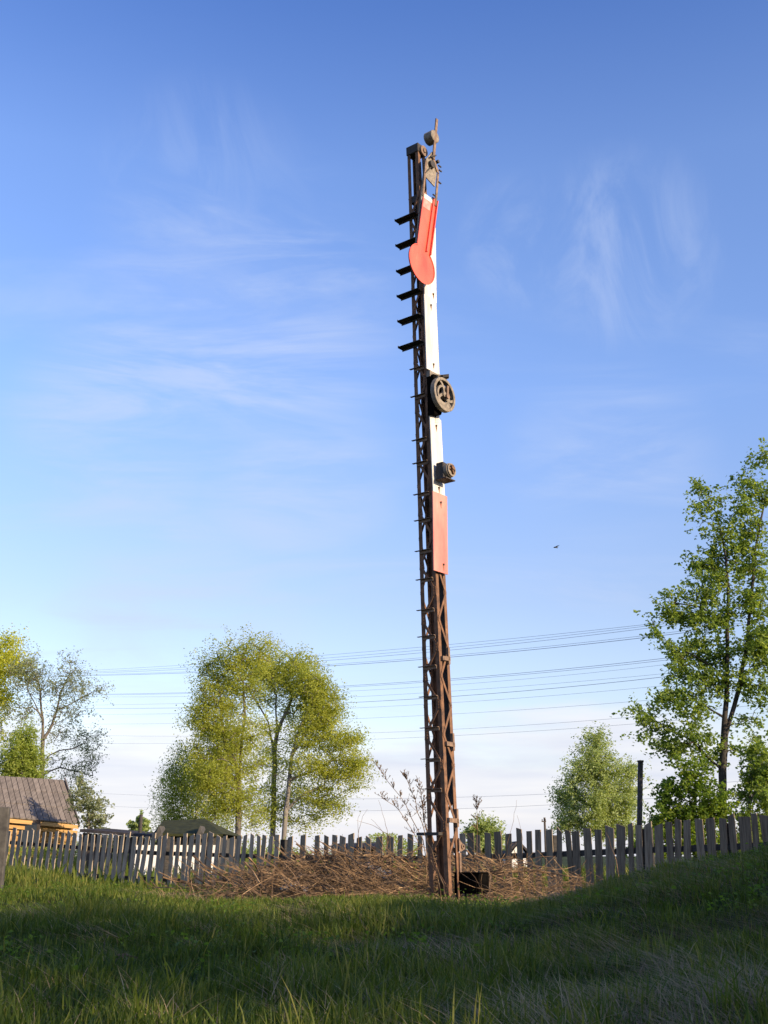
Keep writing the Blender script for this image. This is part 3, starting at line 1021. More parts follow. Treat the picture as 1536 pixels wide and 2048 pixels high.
def tree(name, label, cat, D, trunks, lobes, leaf, nleaf, mat, bark, trunk_r, seed, clump=0.5, per_clump=110, depth_k=0.9,
         up=0.5, hang=0.0, aspect=.62, droop=0.0, group=None, twig=0.012, base_z=None, branch_tint=0.5, lobe_jit=0.6, flat=0.75, tight=0.9):
    rg = np.random.default_rng(seed)
    rp = random.Random(seed)
    base = at(trunks[0][0][0], trunks[0][0][1], D)
    bz = gz(base.x, base.y) if base_z is None else base_z
    nodes, parent, ntrunk, trad = [], [], 0, {}
    for ti, tr in enumerate(trunks):
        pts = []
        for k, q in enumerate(tr):
            p = at(q[0], q[1], D + (q[2] if len(q) > 2 else 0))
            if ti == 0 and k == 0:
                p.z = bz - .1
            pts.append(np.array(p))
        if ti == 0:
            prev = -1
        else:
            dd = [np.linalg.norm(pts[0] - n_) for n_ in nodes]
            prev = int(np.argmin(dd))
        for k in range(len(pts)):
            if k == 0:
                if ti == 0:
                    nodes.append(pts[0]); parent.append(-1); prev = 0
                continue
            a, b = nodes[prev] if k == 1 else pts[k - 1], pts[k]
            ns = max(2, int(np.linalg.norm(b - a) / (trunk_r * 6 + .15)))
            for s in range(1, ns + 1):
                nodes.append(a + (b - a) * s / ns + rg.normal(size=3) * trunk_r * .12); parent.append(prev); prev = len(nodes) - 1
    ntrunk = len(nodes)
    clumps = []
    tot_area = sum(l[2] * l[3] for l in lobes)
    nclumps = max(6, int(nleaf / per_clump))
    for l in lobes:
        c = np.array(at(l[0], l[1], D)); k = depth(c) / FPX
        rx, rz = l[2] * k * tight, l[3] * k * tight
        ry = math.sqrt(rx * rz) * depth_k
        c[1] += rg.normal() * lobe_jit * ry
        m = max(1, int(round(nclumps * l[2] * l[3] / tot_area * (l[4] if len(l) > 4 else 1))))
        d = rg.normal(size=(m, 3)); d /= np.linalg.norm(d, axis=1)[:, None]
        rr = rg.random(m) ** 0.42
        p = c + d * rr[:, None] * np.array([rx, ry, rz])
        clumps.append(p)
    clumps = np.concatenate(clumps)
    N = np.array(nodes)
    dist = np.array([np.min(np.linalg.norm(N - c, axis=1)) for c in clumps])
    order = np.argsort(dist)
    NA = list(nodes)
    arr = np.zeros((len(nodes) + len(clumps) * 5, 3)); arr[:len(nodes)] = N
    cnt = len(nodes)
    tips = []
    for ci in order:
        c = clumps[ci]
        A = arr[:cnt]
        dv = c - A
        dd = np.linalg.norm(dv, axis=1)
        cost = dd + np.maximum(0, -dv[:, 2]) * 0.9 + np.where(np.arange(cnt) < ntrunk, 0, 0.02)
        cost[0] += 2
        j = int(np.argmin(cost))
        a = arr[j].copy()
        L = dd[j]
        ns = 4 if L > clump else 2
        prev = j
        bow = np.array([0, 0, L * (0.10 if droop == 0 else 0.22)])
        for s in range(1, ns + 1):
            f = s / ns
            p = a + (c - a) * f + bow * math.sin(f * math.pi) + rg.normal(size=3) * L * 0.045 * (1 if s < ns else 0)
            arr[cnt] = p; parent.append(prev); prev = cnt; cnt += 1
        tips.append(prev)
    nodes = arr[:cnt]
    # pipe-model radii
    r = np.zeros(cnt)
    ex = 1.9
    acc = np.zeros(cnt)
    for t_ in tips: acc[t_] += 1.0
    for i in range(cnt - 1, 0, -1):
        if acc[i] == 0: acc[i] = .5
        acc[parent[i]] += acc[i]
    r = acc ** (1 / ex)
    r = np.maximum(r / r[0] * trunk_r, twig)
    root = thing(name, label, cat, (base.x, base.y, bz), group)
    # trunk and limbs
    n = 6
    par = np.array(parent)
    i = np.arange(1, cnt)
    p0, p1 = nodes[par[i]], nodes[i]
    r0, r1 = np.minimum(r[par[i]], r[i] * 1.5 + twig), r[i]
    d = p1 - p0
    ln = np.linalg.norm(d, axis=1) + 1e-9
    d = d / ln[:, None]
    ref = np.where(np.abs(d[:, 2:3]) > .9, np.array([[1., 0, 0]]), np.array([[0, 0, 1.]]))
    e1 = np.cross(d, ref); e1 /= np.linalg.norm(e1, axis=1)[:, None]
    e2 = np.cross(d, e1)
    ang = np.arange(n) * 2 * np.pi / n
    ringv = e1[:, None, :] * np.cos(ang)[None, :, None] + e2[:, None, :] * np.sin(ang)[None, :, None]
    va = p0[:, None] + ringv * r0[:, None, None] - (d * (r0 * .3)[:, None])[:, None]
    vb = p1[:, None] + ringv * r1[:, None, None] + (d * (r1 * .3)[:, None])[:, None]
    V = np.concatenate([va, vb], 1).reshape(-1, 3)
    b0 = (np.arange(len(i)) * 2 * n)[:, None]
    k = np.arange(n); k2 = (k + 1) % n
    F = np.stack([b0 + k, b0 + k2, b0 + n + k2, b0 + n + k], -1).reshape(-1, 4)
    me = np_mesh('trunk', V, F.ravel(), np.full(len(F), 4), bark, True, np.full(len(V), branch_tint))
    link('trunk', me, root)
    # leaves in clumps along short twigs
    P, T = [], []
    ctint = rg.normal(0, .20, len(clumps))
    for ci, c in enumerate(clumps):
        m = max(3, int(per_clump * rg.uniform(.5, 1.5)))
        ntw = max(2, m // 14)
        td = rg.normal(size=(ntw, 3)); td[:, 2] = td[:, 2] * flat - droop
        td /= np.linalg.norm(td, axis=1)[:, None]
        tl = clump * rg.uniform(.45, 1.25, ntw)
        w_ = rg.integers(0, ntw, m)
        f = rg.random(m) ** .7
        off = td[w_] * (tl[w_] * f)[:, None] + rg.normal(size=(m, 3)) * clump * .10
        if droop:
            off[:, 2] -= droop * .5 * clump * f ** 2
        P.append(c + off)
        T.append(np.clip(.45 + ctint[ci] + rg.normal(0, .17, m), 0, 1))
    P = np.concatenate(P); T = np.concatenate(T)
    me = leaves_mesh('crown', P, leaf, T, mat, aspect, up, hang, rg)
    link('crown', me, root)
    return root


# tall poplars beyond the fence
tree('poplar_tree', 'tall bushy poplar whose thick trunk stands nearest the drooping birch', 'tree', 54,
     [[(476, 1668), (478, 1560), (470, 1520), (452, 1500), (443, 1440), (440, 1390)], [(478, 1560), (482, 1500), (490, 1430), (486, 1360)]],
     [(432, 1345, 44, 52), (470, 1310, 48, 38), (508, 1312, 42, 40), (402, 1380, 20, 18, .7), (430, 1420, 44, 55, 1.3), (490, 1370, 40, 45), (425, 1490, 46, 45, 1.6), (470, 1470, 48, 42), (500, 1540, 40, 35), (440, 1555, 46, 46, 1.7), (405, 1430, 24, 40), (488, 1600, 40, 26, .8), (450, 1610, 40, 30, .8), (400, 1450, 24, 30), (515, 1470, 30, 30, .7), (412, 1560, 36, 36, .8), (398, 1505, 26, 30, .7), (430, 1625, 40, 26, .8), (500, 1635, 34, 22, .6)],
     0.095, 52000, M['leaf_poplar'], M['bark'], 0.15, 21, tight=1.0, clump=.95, per_clump=140, twig=.022)
tree('poplar_tree', 'tall forked poplar with a straight dark trunk and pale upper limbs', 'tree', 70,
     [[(547, 1668), (548, 1560), (549, 1500), (556, 1462), (572, 1425), (584, 1394), (580, 1375)], [(549, 1500), (535, 1445), (515, 1408), (498, 1380)], [(556, 1462), (552, 1420), (552, 1390)]],
     [(590, 1332, 40, 36), (548, 1330, 34, 30), (608, 1375, 38, 40), (560, 1372, 42, 30), (520, 1400, 26, 24, .6), (520, 1345, 30, 36), (590, 1420, 26, 22, .6), (610, 1430, 26, 30, .7), (535, 1455, 26, 24, .5), (585, 1480, 24, 22, .5), (570, 1535, 26, 20, .5), (560, 1625, 40, 20, .6), (525, 1620, 30, 24, .6), (590, 1555, 24, 24, .6), (585, 1600, 40, 20, .6), (530, 1580, 34, 20, .6), (540, 1510, 36, 28, .5)],
     0.125, 36000, M['leaf_poplar'], M['bark_grey'], 0.18, 22, tight=1.0, clump=1.3, per_clump=150, twig=.022)
tree('poplar_tree', 'spreading poplar on a leaning trunk, its long boughs reaching towards the mast', 'tree', 68,
     [[(563, 1670), (573, 1620), (578, 1560), (584, 1510), (598, 1460), (618, 1420)], [(574, 1615), (610, 1585), (650, 1570)], [(578, 1560), (620, 1545), (665, 1520), (700, 1500)], [(584, 1510), (610, 1470), (640, 1440)]],
     [(648, 1400, 36, 42), (622, 1370, 30, 36), (660, 1440, 36, 30), (612, 1450, 30, 30), (640, 1488, 40, 22), (690, 1488, 34, 18), (712, 1528, 30, 20), (668, 1545, 48, 18), (620, 1530, 34, 22), (706, 1560, 22, 22, .7), (640, 1592, 44, 20), (666, 1615, 22, 18), (608, 1640, 28, 20, .7), (703, 1480, 20, 14)],
     0.12, 40000, M['leaf_poplar'], M['bark_grey'], 0.16, 23, tight=1.0, clump=1.15, per_clump=140, twig=.022, flat=.5)
tree('birch_tree', 'slender birch with white trunk and drooping twigs behind the mossy roof', 'tree', 57,
     [[(388, 1690), (392, 1640), (397, 1580), (400, 1520), (403, 1460)]],
     [(372, 1500, 20, 22), (392, 1520, 30, 30), (362, 1530, 24, 30), (344, 1540, 14, 26, .6), (338, 1590, 16, 40, .8), (332, 1635, 14, 26), (420, 1540, 36, 40), (360, 1570, 24, 44), (352, 1612, 22, 36), (400, 1590, 36, 36), (382, 1632, 40, 24), (440, 1610, 30, 34)],
     0.10, 25000, M['leaf_birch'], M['bark_birch'], 0.085, 24, tight=1.0, clump=1.15, per_clump=85, droop=1.1, hang=1.2, twig=.012, aspect=.5)

# trees behind the yellow cabin
tree('poplar_tree', 'bright yellow-green poplar cut by the picture edge behind the cabin', 'tree', 62,
     [[(-40, 1668), (-36, 1540), (-30, 1440), (-22, 1350), (-14, 1300)]],
     [(4, 1300, 34, 36), (-10, 1350, 60, 40), (26, 1330, 36, 34, .7), (0, 1400, 50, 44, .8), (-20, 1460, 50, 50, .6), (-60, 1400, 50, 80)],
     0.13, 28000, M['leaf_yellow'], M['bark'], 0.25, 31, clump=1.15, per_clump=95, twig=.02)
tree('willow_tree', 'thin open willow with bare dark limbs just coming into leaf', 'tree', 60,
     [[(83, 1600), (84, 1550), (85, 1500), (86, 1480), (84, 1440), (82, 1400), (76, 1360), (60, 1330)], [(86, 1480), (104, 1450), (114, 1420), (122, 1385), (138, 1350)], [(114, 1425), (150, 1403), (180, 1388)],
      [(86, 1530), (100, 1510), (118, 1501), (150, 1496), (170, 1485)], [(90, 1540), (120, 1534), (150, 1542), (185, 1552)], [(84, 1440), (70, 1410), (55, 1380)]],
     [(76, 1365, 30, 44), (48, 1350, 34, 40), (145, 1345, 24, 34), (120, 1385, 34, 26), (165, 1380, 34, 22), (196, 1382, 16, 16), (140, 1420, 44, 28, .7), (176, 1480, 34, 24), (120, 1460, 34, 30, .6), (50, 1430, 34, 30, .8), (160, 1545, 40, 30, .7), (110, 1520, 30, 26, .4), (190, 1520, 22, 26, .5)],
     0.11, 14000, M['leaf_sparse'], M['bark'], 0.12, 32, clump=.95, per_clump=34, twig=.013, aspect=.5)
tree('leafy_tree', 'small dense green tree tucked behind the cabin roof ridge', 'tree', 52,
     [[(44, 1640), (44, 1540), (45, 1480)]],
     [(46, 1475, 20, 28), (38, 1510, 34, 34), (20, 1540, 40, 24), (60, 1530, 22, 34), (50, 1570, 40, 30)],
     0.11, 15000, M['leaf_birch'], M['bark'], 0.08, 33, clump=.75, per_clump=80)
tree('bare_shrub', 'thin greyish shrub at the corner of the brown cabin roof', 'shrub', 40,
     [[(178, 1680), (178, 1640), (174, 1600), (165, 1560)], [(178, 1640), (195, 1615), (208, 1600)]],
     [(172, 1600, 26, 34), (195, 1615, 22, 26), (160, 1575, 16, 26, .6), (180, 1640, 36, 18), (205, 1640, 14, 18, .6)],
     0.11, 2600, M['leaf_sparse'], M['bark'], 0.05, 34, clump=.38, per_clump=18, twig=.009)
tree('round_tree', 'small rounded far tree above the low dark shed roof', 'tree', 95,
     [[(280, 1690), (280, 1650)]], [(280, 1645, 18, 18), (270, 1656, 14, 12), (292, 1654, 14, 14)],
     0.30, 1800, M['leaf_silver'], M['bark'], 0.15, 35, clump=.5, per_clump=40)
# right of the mast
tree('round_shrub', 'round pale green shrub showing over the pickets beside the mast foot', 'shrub', 60,
     [[(966, 1720), (966, 1660)]], [(966, 1652, 24, 18), (948, 1668, 22, 18), (985, 1666, 20, 20), (966, 1690, 40, 22)],
     0.14, 7000, M['leaf_silver'], M['bark'], 0.09, 36, clump=.6, per_clump=60)
tree('willow_tree', 'full silvery green willow behind the fence, short of the rusty pipe', 'tree', 46,
     [[(1196, 1720), (1194, 1620), (1192, 1540), (1194, 1490)], [(1196, 1650), (1225, 1600), (1250, 1555)], [(1196, 1650), (1160, 1600), (1140, 1560)]],
     [(1196, 1482, 20, 24), (1186, 1512, 36, 26), (1160, 1545, 34, 32), (1208, 1550, 34, 34), (1140, 1590, 32, 34), (1190, 1600, 44, 36), (1228, 1600, 34, 36), (1258, 1550, 20, 26), (1262, 1600, 20, 40), (1150, 1640, 36, 28), (1205, 1650, 50, 30), (1250, 1650, 36, 26)],
     0.09, 36000, M['leaf_silver'], M['bark'], 0.14, 37, clump=.6, per_clump=80, twig=.01)
tree('maple_tree', 'big young maple with straight dark trunk, taller than every other tree', 'tree', 21.5,
     [[(1443, 1690), (1444, 1620), (1446, 1540), (1447, 1472), (1452, 1400), (1455, 1330), (1455, 1250), (1458, 1190), (1452, 1120), (1440, 1050)],
      [(1448, 1465), (1462, 1430), (1474, 1395), (1482, 1350), (1494, 1290), (1502, 1200), (1510, 1100), (1530, 1000), (1545, 920)],
      [(1455, 1250), (1430, 1230), (1400, 1215), (1350, 1205)], [(1447, 1440), (1410, 1410), (1370, 1395), (1320, 1400)], [(1446, 1540), (1420, 1520), (1380, 1480), (1310, 1440)], [(1452, 1380), (1430, 1340), (1390, 1310), (1340, 1290)]],
     [(1404, 985, 20, 17), (1425, 1010, 20, 16, .7), (1408, 1022, 30, 10, .6), (1400, 1052, 16, 12, .5), (1452, 1030, 22, 18, .6), (1440, 1070, 26, 20, .8), (1532, 915, 22, 20), (1500, 962, 26, 20, .8), (1520, 1000, 24, 24), (1480, 1020, 24, 20, .7), (1510, 1060, 30, 30),
      (1465, 1100, 30, 24), (1420, 1120, 34, 26), (1390, 1130, 14, 12), (1435, 1160, 36, 26), (1500, 1130, 34, 36), (1395, 1190, 34, 18), (1350, 1196, 22, 13), (1325, 1222, 14, 12), (1310, 1240, 16, 12, .7), (1352, 1232, 20, 18), (1318, 1270, 16, 12, .7), (1400, 1240, 36, 24), (1450, 1230, 36, 30), (1510, 1210, 34, 40),
      (1355, 1300, 24, 18), (1390, 1300, 36, 24), (1440, 1300, 36, 30), (1500, 1300, 40, 40), (1540, 1280, 30, 60), (1370, 1345, 36, 20), (1420, 1360, 40, 28), (1490, 1370, 36, 24, .7), (1530, 1400, 30, 30, .7), (1350, 1392, 36, 18), (1300, 1416, 22, 9), (1262, 1418, 12, 6), (1315, 1440, 34, 13), (1290, 1462, 16, 9), (1380, 1420, 36, 22), (1330, 1478, 36, 15), (1390, 1475, 36, 22), (1360, 1505, 30, 15), (1420, 1510, 30, 22, .7), (1500, 1440, 30, 16, .5), (1480, 1500, 30, 18, .4), (1515, 1490, 26, 18, .6)],
     0.068, 32000, M['leaf_maple'], M['bark_dark'], 0.075, 41, tight=1.05, clump=.36, per_clump=48, twig=.005, depth_k=1.0, aspect=.75)
tree('leafy_shrub', 'dark leafy bush spreading around the maple trunk above the pickets', 'shrub', 19.5,
     [[(1390, 1700), (1388, 1640), (1392, 1590)], [(1390, 1680), (1350, 1620)], [(1390, 1690), (1425, 1630), (1432, 1590)]],
     [(1385, 1550, 44, 28), (1345, 1580, 30, 26), (1400, 1590, 50, 30), (1330, 1620, 26, 30), (1380, 1632, 56, 30), (1430, 1620, 34, 30), (1312, 1650, 24, 24), (1300, 1690, 60, 26), (1400, 1690, 70, 30), (1350, 1660, 50, 30)],
     0.06, 13000, M['leaf_shrub'], M['bark_dark'], 0.04, 42, clump=.26, per_clump=40, twig=.005, aspect=.7)
tree('leafy_shrub', 'tall leafy bush half cut by the picture edge beyond the maple', 'shrub', 20.5,
     [[(1500, 1700), (1498, 1640), (1500, 1570), (1508, 1510)], [(1499, 1620), (1530, 1560)]],
     [(1515, 1510, 24, 22), (1530, 1545, 30, 32), (1505, 1560, 22, 22), (1485, 1590, 24, 16, .7), (1525, 1600, 30, 30, .8), (1550, 1560, 40, 60), (1490, 1640, 30, 20, .6), (1530, 1660, 50, 34), (1470, 1690, 50, 26)],
     0.062, 14000, M['leaf_maple'], M['bark'], 0.04, 43, clump=.26, per_clump=34, twig=.005, aspect=.7)

# unseen trees added on the bank beside the camera to shade the grass
for (bx, by, hh, rr, sd_) in ((11.5, -3.7, 6.0, 1.4, 51), (14.6, -7.2, 6.4, 1.35, 52)):
    root = thing('bank_tree', 'leafy tree on the railway bank out of view, throwing shade on the grass', 'tree', (bx, by, gz(bx, by)), 'shade trees on the bank')
    rg = np.random.default_rng(sd_)
    m_ = MB()
    z0 = gz(bx, by)
    m_.tube([(bx, by, z0 - .1), (bx + .1, by, z0 + hh * .4), (bx, by + .1, z0 + hh * .85)], [.16, .12, .05], 8)
    cl = []
    for k in range(70):
        d = rg.normal(size=3); d /= np.linalg.norm(d)
        c = np.array([bx, by, z0 + hh * .58]) + d * rg.random() ** .4 * np.array([rr, rr, hh * .42])
        cl.append(c)
        st = np.array([bx, by, z0 + hh * rg.uniform(.25, .6)])
        m_.tube([st, (st + c) / 2 + np.array([0, 0, .2]), c], [.045, .03, .01], 5)
    m_.build('trunk', M['bark'], root)
    P = np.concatenate([c + rg.normal(size=(75, 3)) * .42 for c in cl])
    link('crown', leaves_mesh('crown', P, .15, rg.random(len(P)), M['leaf_maple'], rng=rg), root)


# ------------------------------------------------------------------ houses
def quad(m_, a, b, c, d, th=0.06, tint=.5):
    n = (b - a).cross(d - a).normalized()
    m_.prism([a, b, c, d], n * -th, tint)


UPV = Vector((0, 0, 1))
# yellow log cabin
D0 = 40.0
E1 = at(157, 1650, D0 + 2); R1 = at(128, 1560, D0 + 4.4)
E0 = at(-170, 1619, D0 - 3.0); R0 = at(-170, 1541, D0 - .4)
cab_g = gz(E1.x, E1.y)
cabin = thing('log_cabin', 'cabin of yellow wood under a brown board roof behind the fence end', 'house', (E1.x - 4, E1.y + 3, cab_g))
m_ = MB()
ed = (E1 - E0).normalized()
nseg = 26
for k in range(nseg):
    f0, f1 = k / nseg, (k + 1) / nseg - 0.004
    a, b = E0.lerp(E1, f0), E0.lerp(E1, f1)
    c, d = R0.lerp(R1, f1), R0.lerp(R1, f0)
    lift = UPV * (0.006 if k % 2 else 0.0)
    for (g0, g1) in ((0, .34), (.335, .68), (.675, 1)):
        quad(m_, a.lerp(d, g0) + lift + UPV * .05 * (1 - g0), b.lerp(c, g0) + lift + UPV * .05 * (1 - g0), b.lerp(c, g1) + lift + UPV * .05 * (1 - g1) * .5, a.lerp(d, g1) + lift + UPV * .05 * (1 - g1) * .5, .04, rnd.uniform(.32, .68) + (.35 if (k == 20 and g0 > .6) else 0))
roof = m_.build('roof', M['slate'], cabin)
m_ = MB()   # the far slope
bk = Vector((0, 6.4, 0))
bi = Vector((R1.x - E1.x, R1.y - E1.y, 0)) * 2
quad(m_, R0 - UPV * .06, R1 - UPV * .06, E1 + bi, E0 + bi, .05)
m_.build('rear_roof', M['slate'], cabin)
inx = Vector((-ed.y, ed.x, 0)) if ed.x > 0 else Vector((ed.y, -ed.x, 0))
wa, wb_ = E0 + Vector((0, .45, 0)), E1 + Vector((-.35, .45, 0))
m_ = MB()
m_.prism([Vector((wa.x, wa.y + .02, cab_g - .1)), Vector((wb_.x - .02, wb_.y + .02, cab_g - .1)), Vector((wb_.x - .02, wb_.y + .02, wb_.z)), Vector((wa.x, wa.y + .02, wa.z))], Vector((0, .1, 0)))
for k in range(11):   # logs
    zc = cab_g + .12 + k * .22
    if zc > min(wa.z, wb_.z) - .05: break
    m_.tube([(wa.x, wa.y, zc), (wb_.x, wb_.y, zc)], .115, 10, rnd.uniform(.35, .65))
inw = Vector((R1.x - E1.x, R1.y - E1.y, 0))
m_.prism([Vector((wb_.x, wb_.y, cab_g)), Vector((wb_.x, wb_.y, cab_g)) + inw * 1.7, Vector((wb_.x, wb_.y, wb_.z)) + inw * 1.7, Vector((R1.x - .35, R1.y - .1, R1.z - .15)), Vector((wb_.x, wb_.y, wb_.z))], ed * -.12)
m_.build('wall', M['wood_yellow'], cabin)
m_ = MB()
m_.beam(E0 + Vector((0, .04, -.07)), E1 + Vector((0, .04, -.07)), UPV, Vector((0, 1, 0)), .13, .03, .75)
m_.beam(E0 + Vector((0, .28, -.26)), E1 + Vector((-.1, .28, -.26)), UPV, Vector((0, 1, 0)), .12, .08, .65)
m_.build('eave_board', M['wood_yellow'], cabin)
m_ = MB()
m_.beam(E1 + Vector((.03, 0, 0)), R1 + Vector((.03, 0, .02)), UPV, Vector((1, 0, 0)), .16, .04)
m_.build('barge_board', M['slate'], cabin)
for px in (-60, 56):
    q = at(px, 1672, D0 + .8)
    m_ = MB()
    wz = cab_g + 1.35
    xx = q.x; yy = E0.y + (E1.y - E0.y) * (xx - E0.x) / (E1.x - E0.x) + .45
    m_.obox(Vector((xx, yy - .13, wz)), Vector((1, 0, 0)), Vector((0, 1, 0)), UPV, .95, .06, 1.0, .3)
    wn = m_.build('window', M['dark_wood'], cabin)
    m_ = MB()
    m_.obox(Vector((xx, yy - .165, wz)), Vector((1, 0, 0)), Vector((0, 1, 0)), UPV, .75, .02, .8, .5)
    m_.build('pane', M['glass'], wn)

# long low dark shed with a stove pipe
Ds = 36.0
A, B = at(160, 1658, Ds), at(330, 1672, Ds - 1.0)
sg = gz(B.x, B.y)
shed = thing('low_shed', 'long low dark shed with a flat sagging roof between the cabin and white house', 'shed', ((A.x + B.x) / 2, Ds + 1, sg))
m_ = MB()
A2, B2 = A + Vector((0, 3.6, .10)), B + Vector((0, 3.6, .10))
quad(m_, A, B, B2, A2, .09)
m_.build('roof', M['dark_roof'], shed)
m_ = MB()
for k in range(16):
    x0 = A.lerp(B, k / 16 + .006); x1 = A.lerp(B, (k + 1) / 16 - .004)
    yo = .3
    m_.prism([Vector((x0.x, x0.y + yo, sg - .1)), Vector((x1.x, x1.y + yo, sg - .1)), Vector((x1.x, x1.y + yo, x1.z - .1)), Vector((x0.x, x0.y + yo, x0.z - .1))], Vector((0, .05, 0)), rnd.uniform(.3, .7))
m_.build('wall', M['dark_wood'], shed)
m_ = MB()
s0 = at(280, 1668, Ds + .8); s1 = at(281, 1629, Ds + .8)
m_.tube([s0 - UPV * .3, Vector((s0.x, s0.y, s1.z))], .055, 10)
m_.build('stove_pipe', M['dark_iron'], shed)

# white house with a mossy roof
Dh = 33.0
hg = gz(-6, Dh)
RA, RB = at(326, 1641, Dh + 2.2), at(410, 1638, Dh + 2.6)
EA, EB = at(306, 1667, Dh), at(446, 1668, Dh)
house = thing('white_house', 'white plastered house with a dark mossy roof behind the birch trunk', 'house', ((EA.x + EB.x) / 2, Dh + 2, hg))
m_ = MB()
quad(m_, EA, EB, RB, RA, .07)
quad(m_, RA, RB, Vector((EB.x, EB.y + 4.6, EB.z)), Vector((EA.x, EA.y + 4.6, EA.z)), .07)
m_.prism([EB, Vector((EB.x, EB.y + 4.6, EB.z)), RB], Vector((-.05, 0, -.01)))
m_.build('roof', M['mossy_roof'], house)
m_ = MB()
wl_ = at(262, 1700, Dh + .2); wr_ = at(437, 1700, Dh + .2)
zt_ = at(300, 1690, Dh).z
m_.obox(Vector((EA.x * .5 + EB.x * .5, Dh + 2.4, (EA.z + hg) / 2 - .05)), Vector((1, 0, 0)), Vector((0, 1, 0)), UPV, EB.x - EA.x - .3, 4.0, EA.z - hg - .1, .45)
m_.build('wall', M['concrete'], house)
for (xa, xb) in ((266, 316), (340, 404), (419, 431)):
    p0, p1 = at(xa, 1690, Dh + .2), at(xb, 1690, Dh + .2)
    m_ = MB()
    m_.obox(Vector(((p0.x + p1.x) / 2, Dh + .32, (zt_ + hg) / 2)), Vector((1, 0, 0)), Vector((0, 1, 0)), UPV, p1.x - p0.x, .08, zt_ - hg, .6)
    m_.build('wall_panel', M['plaster'], house)
for px in (318, 400):
    p = at(px, 1656, Dh - .1)
    wq = 10 / FPX * depth(p)
    m_ = MB()
    m_.prism([p + Vector((-wq, 0, -.30)), p + Vector((wq, 0, -.30)), p + Vector((0, 0, .06))], Vector((0, .8, 0)))
    m_.build('dormer', M['concrete'], house)

# small pale house far off, seen between pickets
Df = 75.0
fa, fb = at(1012, 1712, Df), at(1062, 1712, Df)
fr = at(1036, 1685, Df)
fg = gz(fa.x, Df)
far = thing('small_house', 'small pale gabled house far off, seen between pickets beyond the mast', 'house', ((fa.x + fb.x) / 2, Df + 2, fg))
m_ = MB()
m_.prism([Vector((fa.x + .2, Df, fg)), Vector((fb.x - .2, Df, fg)), Vector((fb.x - .2, Df, fa.z)), Vector((fr.x, Df, fr.z - .1)), Vector((fa.x + .2, Df, fa.z))], Vector((0, 4, 0)))
m_.build('wall', M['plaster'], far)
m_ = MB()
for a, b in ((fa, fr), (fr, fb)):
    quad(m_, a + Vector((0, -.2, 0)), b + Vector((0, -.2, 0)), b + Vector((0, 4.2, 0)), a + Vector((0, 4.2, 0)), -.12)
m_.build('roof', M['dark_roof'], far)
# dark woodshed low behind the middle of the fence
Dw = 26.0
ka, kb, kr = at(662, 1712, Dw), at(756, 1712, Dw), at(700, 1684, Dw)
kg = gz(ka.x, Dw)
wsd = thing('wood_shed', 'dark low wood store hidden behind the pickets in front of open sky', 'shed', ((ka.x + kb.x) / 2, Dw + 1, kg))
m_ = MB()
m_.obox(Vector(((ka.x + kb.x) / 2, Dw + 1.0, (kr.z - .12 + kg) / 2)), Vector((1, 0, 0)), Vector((0, 1, 0)), UPV, kb.x - ka.x - .12, 1.7, kr.z - .12 - kg)
m_.build('wall', M['dark_wood'], wsd)
m_ = MB()
quad(m_, Vector((ka.x, Dw, kr.z - .13)), Vector((kb.x, Dw, kr.z - .10)), Vector((kb.x, Dw + 2.1, kr.z + .02)), Vector((ka.x, Dw + 2.1, kr.z - .01)), .06)
m_.build('roof', M['dark_roof'], wsd)

# rusty pipe by the maple
Dp = 22.0
p1 = at(1281, 1523, Dp); p0g = gz(p1.x, Dp)
b0 = at(1279, 1650, Dp)
pipe = thing('vent_pipe', 'tall dark rusty iron pipe with a flanged top behind the fence', 'pipe', (b0.x, Dp, p0g))
m_ = MB()
m_.tube([(b0.x - .01, Dp, p0g - .1), (b0.x, Dp, b0.z), (p1.x, Dp, p1.z)], .051, 16)
m_.build('pipe', M['dark_iron'], pipe, smooth=True)
m_ = MB()
m_.tube([(p1.x, Dp, p1.z - .015), (p1.x, Dp, p1.z + .02)], .062, 16)
m_.build('flange', M['dark_iron'], pipe)

# far utility pole
Du = 90.0
u1 = at(1089, 1635, Du); ug = gz(u1.x, Du)
pole = thing('utility_pole', 'thin dark utility pole far off between the fence pickets and silvery willow', 'pole', (u1.x, Du, ug))
m_ = MB()
m_.tube([(u1.x, Du, ug - .2), (u1.x, Du, u1.z)], [.11, .08], 10)
m_.build('pole', M['dark_wood'], pole)
m_ = MB()
m_.beam(Vector((u1.x - .25, Du - .1, u1.z - .3)), Vector((u1.x + .1, Du - .1, u1.z - .3)), UPV, Vector((0, 1, 0)), .08, .08)
for k in (-.2, .05):
    m_.tube([(u1.x + k, Du - .1, u1.z - .26), (u1.x + k, Du - .1, u1.z - .12)], .035, 8)
m_.build('cross_arm', M['dark_wood'], pole)

